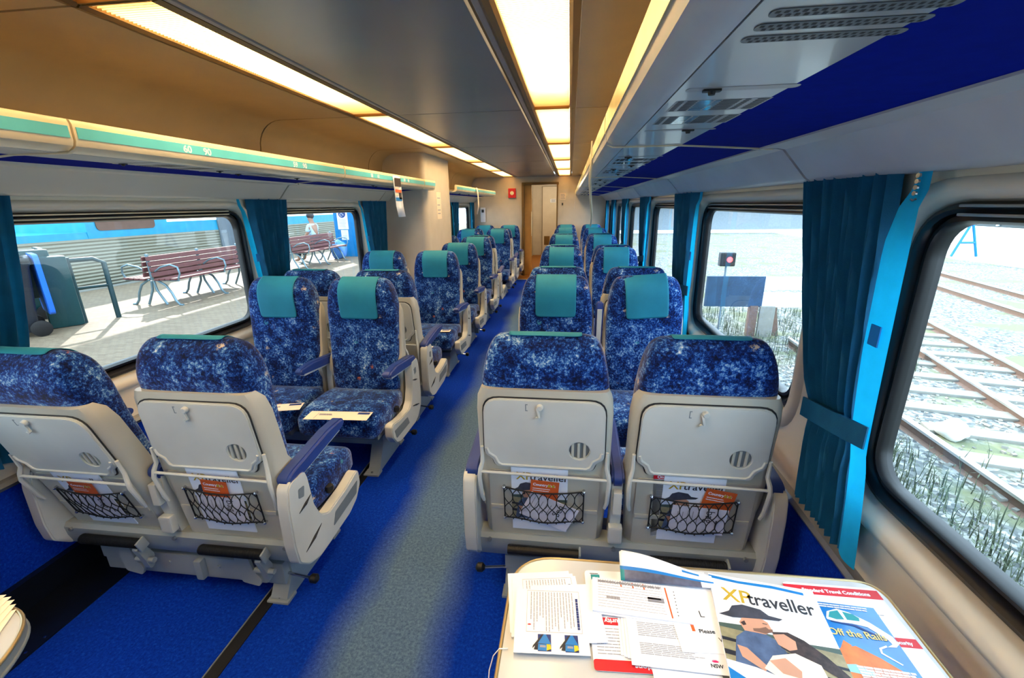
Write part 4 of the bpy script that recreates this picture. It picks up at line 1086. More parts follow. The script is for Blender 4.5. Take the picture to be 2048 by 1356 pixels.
# the big magazine
def bigmag():
    w, h = .212, .296; ang = math.radians(-7); p0 = (1.0, .568); p1 = (p0[0]+w*math.cos(ang), p0[1]+w*math.sin(ang))
    f = qf(p0, p1, TZ+.010); root = thing('magazine', 'large XPtraveller magazine with a couple on its cover, right half of the table', 'magazine', f.O); g0 = Fr((0, 0, 0), f.U, f.V, f.N)
    b = B(); prism(b, g0, [(0, 0), (w, 0), (w, h), (0, h)], 0, .006); mk('cover', b, M['white'], root)
    b = B(); prism(b, g0, [(.002, .002), (w-.002, .002), (w-.002, h-.002), (.002, h-.002)], -.0085, -.0001); mk('page_block', b, M['brown'], root)
    g = Fr(g0(0, 0, .006), g0.U, g0.V, g0.N)
    b = B(); s = 1.03; text_bm(b, g, 'XP', .046*s, .020, h-.068, .0005, 0, bold=.012); text_bm(b, g, 'traveller', .0445*s, .070, h-.068, .0005, 1, bold=.014, sx=.82); mk('masthead', b, [M['gold'], M['ink']], root)
    b = B(); poly(b, g, [(0, h-.012), (.06, h-.016), (.13, h-.014), (.19, h-.018), (.19, h-.011), (.13, h-.006), (.06, h-.009), (0, h-.004)], .0003, 0); poly(b, g, [(0, 0), (.10, 0), (.045, .05), (0, .075)], .0008, 0); mk('blue_bands', b, M['bluep'], root)
    b = B(); cover_art(b, g, w, h, .072, h-.078, ARTM); mk('cover_picture', b, [M[k] for k in ART], root)
    b = B(); poly(b, g, [(0, 0), (w, 0), (w, .045), (.15, .06), (.05, .085), (0, .09)], .0007); mk('white_swoosh', b, M['white'], root)
    b = B(); waratah(b, g, .150, .035, .014, 0, .001); mk('flower_emblem', b, M['pink'], root)
    b = B(); text_bm(b, g, 'YOURS', .006, .012, .034, .0012, 0); text_bm(b, g, 'TO KEEP', .006, .012, .025, .0012, 0); mk('small_print', b, M['white'], root)
bigmag()
def bookdeco(root, g, w, h):
    b = B(); P = lambda pts, mi, ww: poly(b, g, [(x*w, y*h) for x, y in pts], ww, mi)
    P([(0, .0), (.80, 0), (.95, .12), (.85, .26), (.60, .40), (.35, .50), (.12, .46), (0, .40)], 0, .0003)
    P([(.12, .46), (.22, .55), (.30, .50), (.24, .46)], 0, .0004); P([(0, .28), (.2, .30), (.45, .22), (.3, .2), (0, .22)], 3, .0005)
    P([(.16, .80), (.22, .88), (.40, .93), (.55, .90), (.78, .80), (.98, .66), (1.0, .58), (.93, .54), (.80, .53), (.90, .57), (.88, .62), (.70, .74), (.50, .76), (.28, .76), (.16, .78)], 1, .0006)
    P([(.20, .81), (.26, .88), (.40, .91), (.42, .80), (.30, .79)], 2, .0007); P([(.46, .90), (.60, .88), (.66, .84), (.64, .80), (.46, .80)], 2, .0007)
    P([(.2, .77), (.55, .745), (.88, .61), (.86, .60), (.5, .73), (.2, .755)], 4, .0008)
    P([(.80, .53), (.70, .50), (.68, .46), (.86, .36), (.84, .35), (.65, .45), (.67, .51), (.80, .55)], 1, .0006)
    mk('cover_picture', b, [M['orange2'], M['white'], M['tealp'], M['skyp'], M['navy']], root)
    b = B(); text_bm(b, g, 'Off the Rails', .0215, .010, h*.60, .0012, 0, bold=.015, sx=.95)
    mk('title', b, M['gold3'], root)
    b = B(); lines_bm(b, g, .02, h*.985, .12, h*.93, 2, .0030, .0009, 0, rag=.1)
    lines_bm(b, g, .025, h*.29, .128, h*.10, 7, .0042, .0012, 0, rag=.12); lines_bm(b, g, .05, h*.06, .12, h*.04, 1, .004, .0012, 1)
    mk('small_print', b, [M['white'], M['gold3']], root)
M['orange2'] = plain('orange_land_print', hx(214, 120, 52), .4, mottle=.12, scale=40); M['gold3'] = plain('golden_title_print', hx(226, 196, 110), .4); M['skyp'] = plain('pale_sky_print', hx(140, 205, 235), .4)
M['bookblue'] = plain('bright_blue_cover', hx(0, 120, 205), .3, mottle=.2, scale=12, coat=.5)
rb = tsheet('paperback_book', (1.222, .625), (1.352, .620), .196, 2, 'bookblue', 'blue paperback titled Off the Rails with a flying train on its cover', 'book', bookdeco, th=.0018)
b = B(); g_ = qf((1.222, .625), (1.352, .620), TZ+.0006); prism(b, Fr(g_.O-rb.location, g_.U, g_.V, g_.N), [(.001, .001), (.129, .001), (.129, .195), (.001, .195)], -.0002, .0022); mk('page_block', b, M['brown'], rb)
for c in rb.children:
    if c.name.startswith(('sheet',)): pass
b = B(); tube(b, [(.600, .640, TZ+.003), (.583, .640, TZ-.0), (.572, .632, TZ-.01), (.566, .618, TZ-.03), (.566, .606, TZ-.045)], .0011, 6); tag(mk('loose_string', b, M['white']), 'thin white string curling over the left end of the right table', 'string')
# fan of papers on the left table
for i in range(6):
    a = math.radians(-148-i*5); cx_, cy_ = [(-.482, .606), (-.497, .617), (-.512, .625), (-.527, .630), (-.543, .632), (-.560, .632)][i]
    f = Fr((cx_, cy_, TZ+.0005+.0014*i), (math.cos(a), math.sin(a), 0), (-math.sin(a), math.cos(a), 0), (0, 0, 1))
    sheet('loose_paper', f, .28, .20, .0008, [M['cream_p']], 'beige sheet, %s in the paper fan on the left table' % ['lowest', 'second lowest', 'third lowest', 'third highest', 'second highest', 'highest'][i], 'paper', 'fanned papers on the left table')

# ------------------------------------------------------------------ things hanging from the racks
def hang(name, label, pts, w, mat, s, decor=None):
    """a strip of card hanging: pts = (x, y, z) of its centre line from the top down, width along y"""
    r = thing(name, label, 'hanging card', pts[0]); o = Vector(pts[0]); b = B()
    rows = [[b.verts.new(Vector(p)-o+Vector((0, d*w/2, 0))) for d in (-1, 1)] for p in pts]
    for a, c in zip(rows, rows[1:]): b.faces.new((a[0], a[1], c[1], c[0]))
    m = mk('card', b, mat, r, 80); md = m.modifiers.new('t', 'SOLIDIFY'); md.thickness = .0015
    return r
pp = [(-.799, 3.90, 1.752), (-.797, 3.90, 1.70), (-.795, 3.905, 1.62), (-.793, 3.912, 1.50), (-.785, 3.925, 1.41)]
r = hang('hanging_card', 'small printed card hanging from the left luggage rack before the partition', pp, .17, M['white'], -1)
f = Fr(Vector((-.7945, 3.82, 1.50))-Vector(pp[0]), (0, 1, 0), (0, .0, 1), (1, 0, 0)); b = B()
for (u0, v0, u1, v1, mi) in ((.01, .165, .155, .235, 0), (.01, .145, .10, .16, 1), (.01, .115, .155, .14, 2), (.09, .06, .155, .115, 0), (.01, .09, .08, .11, 1), (.01, .045, .155, .075, 3), (.11, -.06, .13, -.04, 4), (.05, -.055, .09, -.045, 4)): prism(b, f, [(u0, v0), (u1, v0), (u1, v1), (u0, v1)], .0030, .0040, mi=mi)
mk('print', b, [M['hairp'], M['cream_p'], M['orange'], M['bluep'], M['inkl']], r)
hang('hanging_card', 'curled white card hanging from the far left luggage rack', [(-.797, 7.35, 1.77), (-.78, 7.35, 1.70), (-.775, 7.36, 1.6), (-.78, 7.38, 1.48), (-.81, 7.40, 1.36)], .10, M['cream_p'], -1)
b = B(); tube(b, [(.802, 2.42, 1.80), (.803, 2.43, 1.71), (.80, 2.46, 1.62), (.81, 2.55, 1.53), (.83, 2.75, 1.43), (.835, 2.95, 1.37), (.84, 3.08, 1.355)], [.004, .0075, .0075, .007, .006, .005, .003], 8)
tag(mk('pale_strap', b, M['lip'], None, 60), 'long pale cord hanging from the right luggage rack over the seats', 'strap')
hang('hanging_card', 'tiny white tag hanging at the far end of the right luggage rack', [(.79, 7.9, 1.67), (.785, 7.92, 1.6), (.78, 7.95, 1.5), (.77, 8.0, 1.40)], .07, M['white'], 1)
b = B(); 
for k in range(4): prism(b, Fr((1.432, 1.09, 1.512+k*.012), (0, 1, 0), (0, 0, 1), (-1, 0, 0)), circ(0, 0, .006, 12, .005), 0, .004)
tube(b, [(1.430, 1.083, 1.50), (1.430, 1.09, 1.497), (1.430, 1.097, 1.50)], .0025, 6); tag(mk('curtain_clip', b, M['chrome']), 'small chrome chain of rings at the top edge of the large teal curtain', 'clip')
# ------------------------------------------------------------------ outside
M['paving'] = paving(); M['ballast'] = ballast()
M['concrete'] = plain('concrete', hx(140, 138, 130), .85, bump=60); M['rail'] = plain('rusty_rail', hx(120, 96, 82), .55, .4, scale=20); M['railtop'] = plain('worn_rail_head', hx(205, 200, 198), .3, .7)
M['weed'] = plain('weed', hx(84, 94, 70), .8, mottle=.25, scale=3); M['binblack'] = plain('bin_plastic', hx(34, 40, 50), .5); M['binblue'] = plain('bin_lid', hx(30, 110, 225), .4); M['bingreen'] = plain('bin_green', hx(0, 62, 64), .5)
M['benchslat'] = plain('bench_slat', hx(112, 62, 60), .6, scale=15); M['benchmetal'] = plain('bench_iron', hx(120, 145, 155), .4, .4); M['frame'] = plain('rail_green', hx(14, 54, 58), .45)
M['trainrib'] = ribbed('ribbed_steel', hx(140, 136, 118), 2, 90, .2); M['trainteal'] = plain('train_sky_blue', hx(30, 150, 190), .4); M['trainwin'] = plain('train_window_reflection', hx(110, 80, 66), .15); M['dark'] = plain('underframe', hx(60, 60, 64), .8)  # train window brown is a reflection put into the glass colour
M['boothblue'] = plain('booth_blue', hx(0, 120, 180), .4); M['whitewall'] = plain('whitewashed', hx(235, 235, 230), .8)
M['signred'] = emis('signal_red', (1, .05, .05, 1), 6)
b = B(); box(b, (-5.2, 14, -.55), (6.8, 50, 1.1)); box(b, (-8.72, 14, -.08), (.28, 50, .16), mi=1); mk('platform', b, [M['paving'], M['concrete']], label='paved station platform outside the left windows', category='platform')
b = B(); box(b, (-16, 14, -1.4), (15, 60, .3)); box(b, (20, 14, -1.40), (36.6, 60, .3)); mk('ground', b, M['ballast'], None, kind='structure')
# carriage body below the floor, so that the saloon rests on something
b = B(); box(b, (0, 3.4, -.45), (2.9, 13, .7)); box(b, (0, 3.4, -.95), (2.0, 9, .5)); mk('underframe', b, M['dark'], None, kind='structure')
b = B(); loft(b, [[(x, y, z) for x, z in ((-1.49, 1.6), (-1.47, 1.9), (-1.2, 2.25), (0, 2.42), (1.25, 2.25), (1.55, 1.9), (1.58, 1.6), (1.56, 1.62), (1.2, 2.2), (0, 2.36), (-1.15, 2.2), (-1.45, 1.88))] for y in (-2.7, 9.8)]); mk('roof', b, M['dark'], None, kind='structure')

def bench(y0, y1, x, label):
    r = thing('platform_bench', label, 'bench', (x, y0, 0), 0, 'slatted benches on the platform'); L = y1-y0
    for s in (-1, 1):
        for k in range(4): b = None
    b = B()
    for s in (-1, 1):
        for k in range(4): box(b, (s*(.05+.0*k)-.02*s+ s*(.012*(4-k)), L/2, .50+.085*k), (.025, L, .068), .006, 0, Matrix.Rotation(-s*.12, 3, 'Y'))
    mk('backrest', b, M['benchslat'], r)
    b = B()
    for s in (-1, 1):
        for k in range(4): box(b, (s*(.13+.10*k), L/2, .425+.004*k), (.082, L, .03), .006)
    mk('seat', b, M['benchslat'], r)
    n = 3
    for i in range(n):
        y = .06+(L-.12)*i/(n-1); b = B()
        for s in (-1, 1):
            tube(b, [(s*.10, y, .40), (s*.22, y, .33), (s*.30, y, .20), (s*.34, y, .08), (s*.40, y, .01), (s*.46, y, .008)], .018, 8)
            tube(b, [(s*.02, y, .40), (s*.04, y, .25), (s*.12, y, .10), (s*.17, y, .01)], .018, 8)
            tube(b, [(s*.05, y, .41), (s*.48, y, .41)], .016, 8)
            tube(b, [(s*.46, y, .41), (s*.52, y, .52), (s*.50, y, .62), (s*.38, y, .66), (s*.20, y, .62), (s*.08, y, .55)], .014, 8)
        box(b, (0, y, .62), (.04, .03, .42), .004)
        mk('leg_frame', b, M['benchmetal'], r, 60)
    return r
bench(6.25, 8.35, -5.98, 'slatted bench on the platform behind the nearest left window')
bench(10.4, 12.5, -6.25, 'slatted bench on the platform behind the second left window, where a person sits')

def wheelie(x, y, rz, body, lid, label, grp):
    r = thing('wheelie_bin', label, 'rubbish bin', (x, y, 0), rz, grp)
    b = B(); rings = []
    for z, w, d in ((.06, .44, .42), (.10, .46, .46), (.85, .56, .62), (.90, .60, .66), (.94, .60, .66)): rings.append([(u, v, z) for u, v in rrect(-w/2, -d/2, w/2, d/2, .05, 3)])
    loft(b, rings); mk('body', b, M[body], r, 40)
    b = B(); prism(b, Fr((0, -.335, 0), (1, 0, 0), (0, 0, 1), (0, -1, 0)), rrect(-.30, .25, .30, 1.0, .08, 4), .02, .07); mk('open_lid', b, M[lid], r, 40)
    b = B()
    for s in (-1, 1): tube(b, [(s*.24, -.24, .10), (s*.25, -.24, .10), (s*.29, -.24, .10), (s*.30, -.24, .10)], [.05, .10, .10, .05], 18)
    mk('wheel', b, M['black'], r, 40)
    b = B(); tube(b, [(-.27, .30, .93), (0, .36, .90), (.27, .30, .93), (.31, 0, .95), (.28, -.3, .93), (0, -.33, .95), (-.28, -.3, .93), (-.31, 0, .95), (-.27, .3, .93)], .035, 8); mk('bin_liner', b, M['black'], r, 60)
    b = B(); prism(b, Fr((.262, .05, .78), (0, 1, 0), (0, 0, 1), (1, 0, 0)), [(-.07, -.06), (.07, -.06), (.09, .07), (-.06, .07)], 0.01, .02); mk('sticker', b, M['whitewall'], r)
    return r
wheelie(-6.17, 4.45, math.radians(150), 'binblack', 'binblue', 'dark grey wheelie bin with its blue lid hanging open on the platform', 'wheelie bins')
wheelie(-7.15, 5.25, math.radians(150), 'bingreen', 'bingreen', 'green wheelie bin standing behind the dark grey one', 'wheelie bins')
b = B(); box(b, (0, 0, .47), (.20, .34, .94), .05); box(b, (-.05, -.18, .72), (.10, .42, .62), .05); o = mk('bin_surround', b, M['bingreen'], None, 30); o.location = (-6.06, 5.0, 0); o.rotation_euler = (0, 0, -.57); tag(o, 'dark green curved bin surround beside the bins on the platform', 'surround')
r = thing('guard_rail', 'green metal guard rail on the platform right of the bins', 'guard rail', (-6.0, 5.16, 0))
b = B()
tube(b, [(0, 0, .86), (.1, .26, .86), (.17, .34, .80), (.17, .34, 0)], .032, 8); tube(b, [(0, 0, .48), (.17, .34, .48)], .022, 8); tube(b, [(0, 0, 0), (0, 0, .9)], .04, 8)
mk('rail', b, M['frame'], r, 50)

# person sitting on the far bench
def person():
    r = thing('person', 'person in a light blue shirt and dark trousers sitting on the far platform bench', 'person', (-6.60, 12.15, 0))
    def skin(name, V, E_, R, mat):
        me = bpy.data.meshes.new(name); me.from_pydata([Vector(v) for v in V], E_, []); o = bpy.data.objects.new(name, me); C.objects.link(o)
        m = o.modifiers.new('s', 'SKIN'); 
        if not me.skin_vertices: 
            bpy.context.view_layer.objects.active = o
        lay = me.skin_vertices[0].data
        for i, q in enumerate(R): lay[i].radius = (q[0], q[1]) if isinstance(q, tuple) else (q, q)
        lay[0].use_root = True
        sb = o.modifiers.new('d', 'SUBSURF'); sb.levels = 2; sb.render_levels = 2
        bpy.context.view_layer.update()
        m2 = bpy.data.meshes.new_from_object(o.evaluated_get(bpy.context.evaluated_depsgraph_get())); m2.materials.clear(); m2.materials.append(mat)
        for p in m2.polygons: p.use_smooth = True
        bpy.data.objects.remove(o); o = bpy.data.objects.new(name, m2); C.objects.link(o); o.parent = r; return o
    SK = plain('skin', hx(170, 125, 100), .6)
    # faces -x (away from the train): pelvis on the seat
    skin('body', [(0, 0, .52), (.02, 0, .72), (.03, 0, .98), (.01, 0, 1.08), (-.02, 0, 1.17), (-.03, 0, 1.27),
                  (.02, .18, 1.0), (-.04, .24, .78), (-.22, .16, .66), (-.30, .14, .65), (.02, -.18, 1.0), (-.04, -.24, .78), (-.22, -.16, .66), (-.30, -.14, .65),
                  (-.05, .10, .50), (-.42, .14, .50), (-.44, .14, .12), (-.46, .14, .06), (-.58, .15, .045), (-.05, -.10, .50), (-.42, -.14, .50), (-.44, -.14, .12), (-.46, -.14, .06), (-.58, -.15, .045)],
         [(0, 1), (1, 2), (2, 3), (3, 4), (4, 5), (2, 6), (6, 7), (7, 8), (8, 9), (2, 10), (10, 11), (11, 12), (12, 13), (0, 14), (14, 15), (15, 16), (16, 17), (17, 18), (0, 19), (19, 20), (20, 21), (21, 22), (22, 23)],
         [.13, (.13, .12), (.12, .15), .055, .075, .095, .055, .042, .03, .035, .055, .042, .03, .035, .09, .065, .045, .045, .035, .09, .065, .045, .045, .035], SK)
    skin('shirt', [(0, 0, .56), (.02, 0, .74), (.03, 0, .98), (.01, 0, 1.05), (.02, .19, 1.0), (-.03, .24, .83), (.02, -.19, 1.0), (-.03, -.24, .83)], [(0, 1), (1, 2), (2, 3), (2, 4), (4, 5), (2, 6), (6, 7)], [.145, (.15, .14), (.14, .165), .07, .07, .06, .07, .06], plain('pale_shirt', hx(190, 222, 240), .8))
    skin('trousers', [(0, 0, .52), (-.05, .10, .505), (-.42, .14, .505), (-.44, .14, .14), (-.05, -.10, .505), (-.42, -.14, .505), (-.44, -.14, .14)], [(0, 1), (1, 2), (2, 3), (0, 4), (4, 5), (5, 6)], [.14, .10, .075, .06, .10, .075, .06], plain('dark_trousers', hx(24, 28, 44), .8))
    b = B(); bmesh.ops.create_uvsphere(b, u_segments=16, v_segments=10, radius=.108, matrix=Matrix.Translation((-.015, 0, 1.285)) @ Matrix.Diagonal((1, .85, .95, 1))); mk('hair', b, M['hairp'], r, 80)
person()
b = B(); bmesh.ops.create_icosphere(b, subdivisions=3, radius=.24)
for v in b.verts: v.co *= 1+.12*math.sin(v.co.x*19)*math.cos(v.co.z*13+v.co.y*11); v.co.z = v.co.z*1.25+.27
o = mk('rubbish_bag', b, plain('blue_bag', hx(90, 150, 235), .35), None, 80); o.location = (-6.25, 12.85, 0); tag(o, 'light blue filled bag standing on the platform against the blue booth', 'bag')
# blue booth with accessibility sign
r = thing('ticket_booth', 'bright blue booth panel on the platform carrying a wheelchair sign', 'booth', (-6.1, 13.6, 0))
b = B(); box(b, (0, 0, 1.5), (.95, .5, 3.0), .01); mk('booth_body', b, M['boothblue'], r)
f = Fr((-.18, -.252, 1.32), (1, 0, 0), (0, 0, 1), (0, -1, 0)); b = B(); prism(b, f, [(-.17, -.48), (.17, -.48), (.17, .12), (-.17, .12)], 0, .01); prism(b, f, [(-.09, -.80), (.14, -.80), (.14, -.50), (-.09, -.50)], 0, .01); lines_bm(b, f, -.13, -.16, .13, -.42, 6, .012, .0105, 1); lines_bm(b, f, -.05, -.66, .10, -.78, 3, .012, .0105, 1); mk('sign_board', b, [M['whitewall'], M['inkl']], r)
b = B(); prism(b, f, circ(0, -.02, .115, 28), .01, .014); mk('blue_disc', b, M['bluep2'] if 'bluep2' in M else M['navy'], r)
b = B(); prism(b, f, circ(-.012, .055, .014, 12), .014, .016)
tube(b, [f(-.012, .035, .016), f(-.008, -.02, .016), f(.035, -.022, .016), (f(.05, -.065, .016))], .008, 6)
tube(b, [f(-.02+.045*math.cos(t), -.045+.045*math.sin(t), .016) for t in [math.radians(110+k*24) for k in range(10)]], .006, 6); mk('wheelchair_symbol', b, M['whitewall'], r)

# opposite train
r = thing('silver_train', 'silver ribbed train with sky blue upper panels standing beyond the platform', 'train', (-10.4, 3, -1.2))
def tr(name, prof, y0, y1, mat, sm=30):
    b = B(); loft(b, [[(x, y, z) for x, z in prof] for y in (y0, y1)]); return mk(name, b, mat, r, sm)
tr('body_side', [(1.4, 1.15), (1.42, 2.15), (-1.4, 2.15), (-1.4, .6), (1.3, .6)], -1, 30, M['trainrib'])
tr('skirt', [(1.2, .15), (1.2, .62), (-1.2, .62), (-1.2, .15)], -1, 30, M['dark'])
tr('upper_panel', [(1.415, 2.14), (1.41, 2.9), (1.1, 3.45), (0, 3.7), (-1.3, 3.4), (-1.4, 2.14)], 5.0, 6.9, M['trainteal'])
tr('low_panel', [(1.415, 2.14), (1.40, 2.42), (0, 2.5), (-1.4, 2.14)], 6.9, 30, M['trainteal'])
tr('upper_panel', [(1.41, 2.14), (1.40, 2.28), (-1.4, 2.28), (-1.4, 2.14)], -1, 5.0, M['trainteal'])
for k in range(1):
    b = B(); y = 5.2+k*2.5; prism(b, Fr((1.42, y, 2.3), (0, 1, 0), (0, 0, 1), (1, 0, 0)), rrect(0, 0, 1.35, .85, .10, 4), -.01, .012); mk('carriage_window', b, M['trainwin'], r)
b = B(); box(b, (1.43, 8.9, 1.9), (.04, .85, 1.6)); mk('carriage_door', b, M['metaldk'], r)
b = B(); tube(b, [(-8.5, 12.6, 0), (-8.5, 12.6, 3.6)], .13, 16); tag(mk('platform_column', b, plain('column_blue', hx(30, 50, 150), .5), None, 40), 'dark blue platform column in front of the silver train', 'column')
b = B(); box(b, (-4.15, 14, 3.55), (1.7, 44, .12)); box(b, (-7.9, 14, 3.62), (1.5, 44, .12))  # unseen roof strips, added to keep sun off the left windows
for k in range(9): box(b, (-6, -4+k*4.5, 3.7), (5.4, .14, .2), mi=1)
mk('shade_canopy', b, [M['whitewall'], M['trainteal']], label='unseen slatted canopy added over the left platform to block the sun', category='canopy')
r = thing('station_building', 'pale station building far behind the silver train', 'building', (-18, 14, -1.2))
b = B(); box(b, (0, 0, 2.5), (2, 40, 5)); mk('wall', b, M['whitewall'], r)
for k in range(12):
    b = B(); box(b, (1.02, -16+k*2.6, 3.5), (.05, .9, 1.4)); mk('window', b, M['trainwin'], r)

# right-hand side: tracks
def rail(name, p0, p1, label, grp):
    d = Vector((p1[0]-p0[0], p1[1]-p0[1], 0)); L = d.length; r = thing(name, label, 'rail', (p0[0], p0[1], -1.25), math.atan2(d.y, d.x)-PI/2, grp)
    b = B(); loft(b, [[(x, y, z) for x, z in ((-.07, -.02), (.07, -.02), (.07, .0), (.012, .02), (.012, .105), (-.012, .105), (-.012, .02), (-.07, .0))] for y in (0, L)]); mk('web', b, M['rail'], r)
    b = B(); loft(b, [[(x, y, z) for x, z in ((-.035, .105), (.035, .105), (.036, .135), (.025, .148), (-.025, .148), (-.036, .135))] for y in (0, L)]); mk('rail_head', b, M['railtop'], r, 40)
rail('rail', (4.48, -4), (5.1, 9.0), 'rusty rail nearest the right windows, running through weeds', 'rails outside the right windows')
rail('rail', (4.2, -3.4), (8.6, 14.5), 'second rail from the train on the right, angling away', 'rails outside the right windows')
rail('rail', (5.0, -3.4), (10.6, 17.5), 'third rail from the train on the right', 'rails outside the right windows')
rail('rail', (9.0, 0), (13.8, 22), 'pair of far rails on the right, nearer one', 'rails outside the right windows')
rail('rail', (10.5, 0), (15.3, 22), 'pair of far rails on the right, farther one', 'rails outside the right windows')
pl = None
for k in range(16):
    y = 1.2+k*.68; x = 5.2+.255*(y-1)
    if pl is None:
        b = B(); box(b, (0, 0, .01), (2.3, .24, .10), .015); pl = mk('sleeper', b, M['concrete']); o = pl
    else: o = pl.copy(); C.objects.link(o)
    o.location = (x, y, -1.27); o.rotation_euler = (0, 0, -.24); tag(o, 'pale concrete sleeper in the ballast on the right, %s from the camera' % (ordn+['eleventh', 'twelfth', 'thirteenth', 'fourteenth', 'fifteenth', 'sixteenth'])[k], 'sleeper', 'concrete sleepers in the ballast')
b = B(); bmesh.ops.create_icosphere(b, subdivisions=3, radius=.16)
for v in b.verts: v.co.z = max(-.07, v.co.z*.75)+.03*math.sin(v.co.x*30); v.co.x *= 1.1+.5*max(0, v.co.y); v.co += Vector((.0, .25*max(0, v.co.x)**1.2, 0))
o = mk('plastic_bag', b, M['whitewall'], None, 80); o.location = (5.32, 5.35, -1.16); tag(o, 'crumpled white plastic bag lying on the ballast beside the rail', 'bag')
b = B(); tube(b, [(4.95, 4.3, -1.22), (5.3, 4.0, -1.2), (5.7, 3.75, -1.21), (6.1, 3.5, -1.2)], .014, 6); tag(mk('loose_cable', b, M['whitewall'], None, 60), 'pale cable lying across the ballast near the rail', 'cable')
# weeds: nobody could count the blades
def weeds(name, n, fx, label):
    b = B()
    for _ in range(n):
        x, y, h = fx(); a = random.random()*6.28; l = random.uniform(.1, .4)*h; w = .004+.004*random.random()
        c, s = math.cos(a), math.sin(a); p = Vector((x, y, -1.26)); q = p+Vector((c*l*.3, s*l*.3, h*.6)); t = p+Vector((c*l, s*l, h))
        d = Vector((-s, c, 0))*w
        v = [b.verts.new(z_) for z_ in (p-d, p+d, q+d*.7, q-d*.7, t)]
        b.faces.new((v[0], v[1], v[2], v[3])); b.faces.new((v[3], v[2], v[4]))
        if random.random() < .7:
            for e in range(3):
                m_ = p.lerp(t, random.uniform(.3, .95)); a2 = random.random()*6.28; dd = Vector((math.cos(a2), math.sin(a2), .5))*random.uniform(.02, .07); ww = Vector((-dd.y, dd.x, 0)).normalized()*.006
                b.faces.new([b.verts.new(z_) for z_ in (m_-ww*.4, m_+dd*.5-ww, m_+dd, m_+dd*.5+ww)])
    o = mk(name, b, M['weed'], None, kind='stuff'); o['label'] = label; o['category'] = 'weeds'
weeds('trackside_weeds', 1500, lambda: (random.gauss(3.75, .45), random.uniform(1.5, 5.2), random.uniform(.08, .34)), 'grey green weeds growing between the train and the nearest rail')
weeds('grass_patch', 1800, lambda: (random.uniform(3.2, 6.6), random.uniform(7.5, 12), random.uniform(.08, .3)), 'yellow green grass around the buffer posts behind the second right window')
# ballast stones
b = B()
for _ in range(1500):
    x, y = random.uniform(3.2, 8.5), random.uniform(2, 9); s_ = random.uniform(.015, .035)
    m_ = Matrix.Translation((x, y, -1.245)) @ Matrix.Rotation(random.random()*6, 4, 'Z') @ Matrix.Rotation(random.random()*3, 4, 'X') @ Matrix.Diagonal((s_*1.3, s_, s_*.8, 1))
    bmesh.ops.create_cube(b, size=1.2, matrix=m_)
o = mk('ballast_stones', b, M['concrete'], None, kind='stuff'); o['label'] = 'loose grey ballast stones between the rails'; o['category'] = 'stones'
# buffer stop, signal
r = thing('buffer_stop', 'buffer stop with a blue grey board and white beams outside the second right window', 'buffer stop', (4.75, 9.6, -1.25))
b = B(); box(b, (-.60, 0, .955), (1.15, .06, .64), .01); mk('front_board', b, plain('blue_grey_board', hx(34, 66, 96), .5, mottle=.2, scale=3), r)
b = B(); box(b, (.55, .03, .78), (1.3, .10, .30), .01); box(b, (.55, .03, 1.13), (1.3, .10, .26), .01); mk('white_beam', b, M['whitewall'], r)
b = B(); box(b, (-.18, 0, .26), (.16, .14, .80), .01); box(b, (.30, .1, .2), (.16, .14, .9), .01, 0, Matrix.Rotation(-.18, 3, 'Y')); mk('wooden_post', b, M['rail'], r)
b = B(); box(b, (.08, -.06, .30), (.30, .06, .72), .02); mk('white_post_face', b, M['concrete'], r)
r = thing('track_signal', 'small black track signal with a lit red lamp above the buffer stop', 'signal', (3.93, 9.62, -1.25))
b = B(); box(b, (0, 0, 1.62), (.30, .16, .28), .03); mk('lamp_box', b, M['black'], r)
b = B(); prism(b, Fr((.03, -.085, 1.62), (1, 0, 0), (0, 0, 1), (0, -1, 0)), circ(0, 0, .055), 0, .01); mk('red_lamp', b, M['signred'], r)
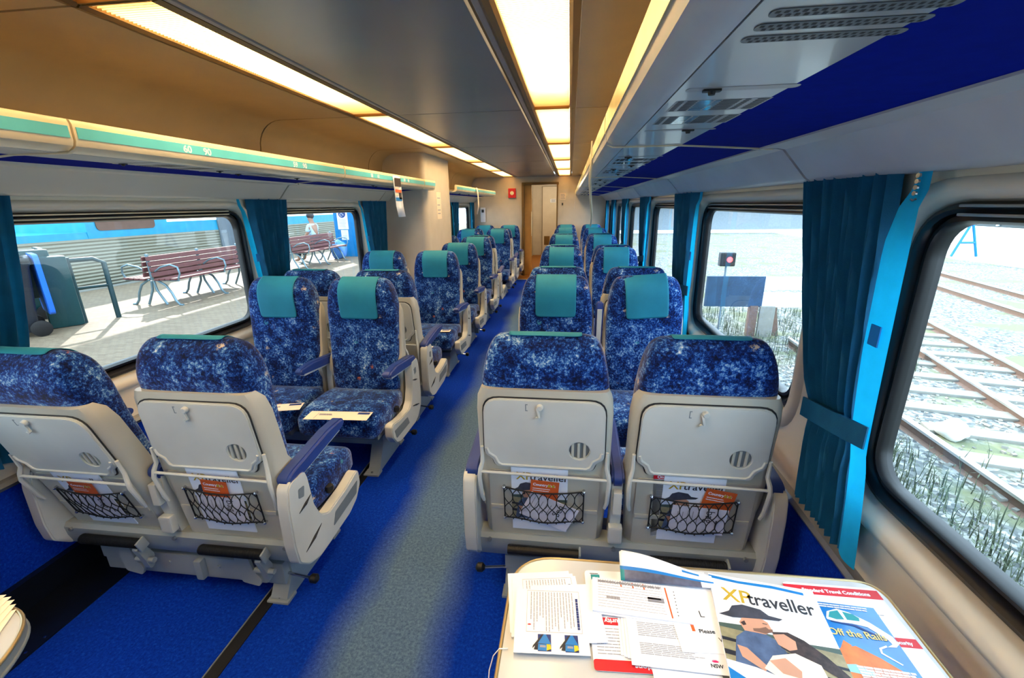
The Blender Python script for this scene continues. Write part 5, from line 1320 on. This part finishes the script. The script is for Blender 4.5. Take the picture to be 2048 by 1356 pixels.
b = B(); tube(b, [(0, 0, 0), (0, 0, 1.5)], .02, 8); mk('post', b, M['metaldk'], r)
r = thing('blue_trestle', 'small blue A-frame stand far across the tracks in the nearest right window', 'trestle', (18, 22, -.95))
b = B()
for s in (-1, 1): tube(b, [(s*.5, 0, 0), (0, 0, 1.5)], .05, 8)
tube(b, [(-.3, 0, .6), (.3, 0, .6)], .05, 8); mk('frame', b, M['bluep'], r)
b = B(); box(b, (17.0, 23, .3), (.35, .35, 2.6)); tag(mk('red_post', b, M['rail']), 'dull red post at the edge of the far platform on the right', 'post')
b = B(); box(b, (29, 14, -1.10), (20, 60, .3)); mk('far_platform', b, M['whitewall'], label='bright white far platform across the tracks on the right', category='platform')
r = thing('far_station_hall', 'dark glazed station hall along the far right platform', 'building', (38, 22, -.95))
b = B(); box(b, (1, 4, 2.7), (2, 90, 5.4)); mk('facade', b, plain('hall_facade', hx(34, 46, 48), .5, mottle=.2, scale=.5), r)
b = B(); 
for k in range(24): box(b, (-.05, -38+k*3.8, 2.4), (.12, .25, 4.6))
mk('mullions', b, M['metalgrey'], r)
r = thing('far_shed', 'tall dark shed closing the view beyond the ends of both tracks', 'building', (14, 50, -1.25))
b = B(); box(b, (0, 0, 2.2), (34, 2, 4.4)); mk('shed_wall', b, M['metaldk'], r); b = B(); box(b, (0, -.8, 3.6), (34, 2.2, 2.2)); mk('shed_canopy', b, M['metaldk'], r)

# ------------------------------------------------------------------ light
w = bpy.data.worlds.new('world'); bpy.context.scene.world = w; w.use_nodes = True
bg = w.node_tree.nodes['Background']; bg.inputs[0].default_value = (.62, .83, 1, 1); bg.inputs[1].default_value = 5.6
sl = bpy.data.lights.new('sun', 'SUN'); sl.energy = 6; sl.angle = math.radians(.8); sl.color = (1, .93, .82)
so = bpy.data.objects.new('sun', sl); C.objects.link(so)
so.rotation_euler = Vector((-.54, .66, .52)).to_track_quat('Z', 'Y').to_euler()
vs = bpy.context.scene.view_settings; vs.view_transform = 'Standard'; vs.look = 'None'; vs.exposure = .15; vs.gamma = 1; vs.use_curve_mapping = False
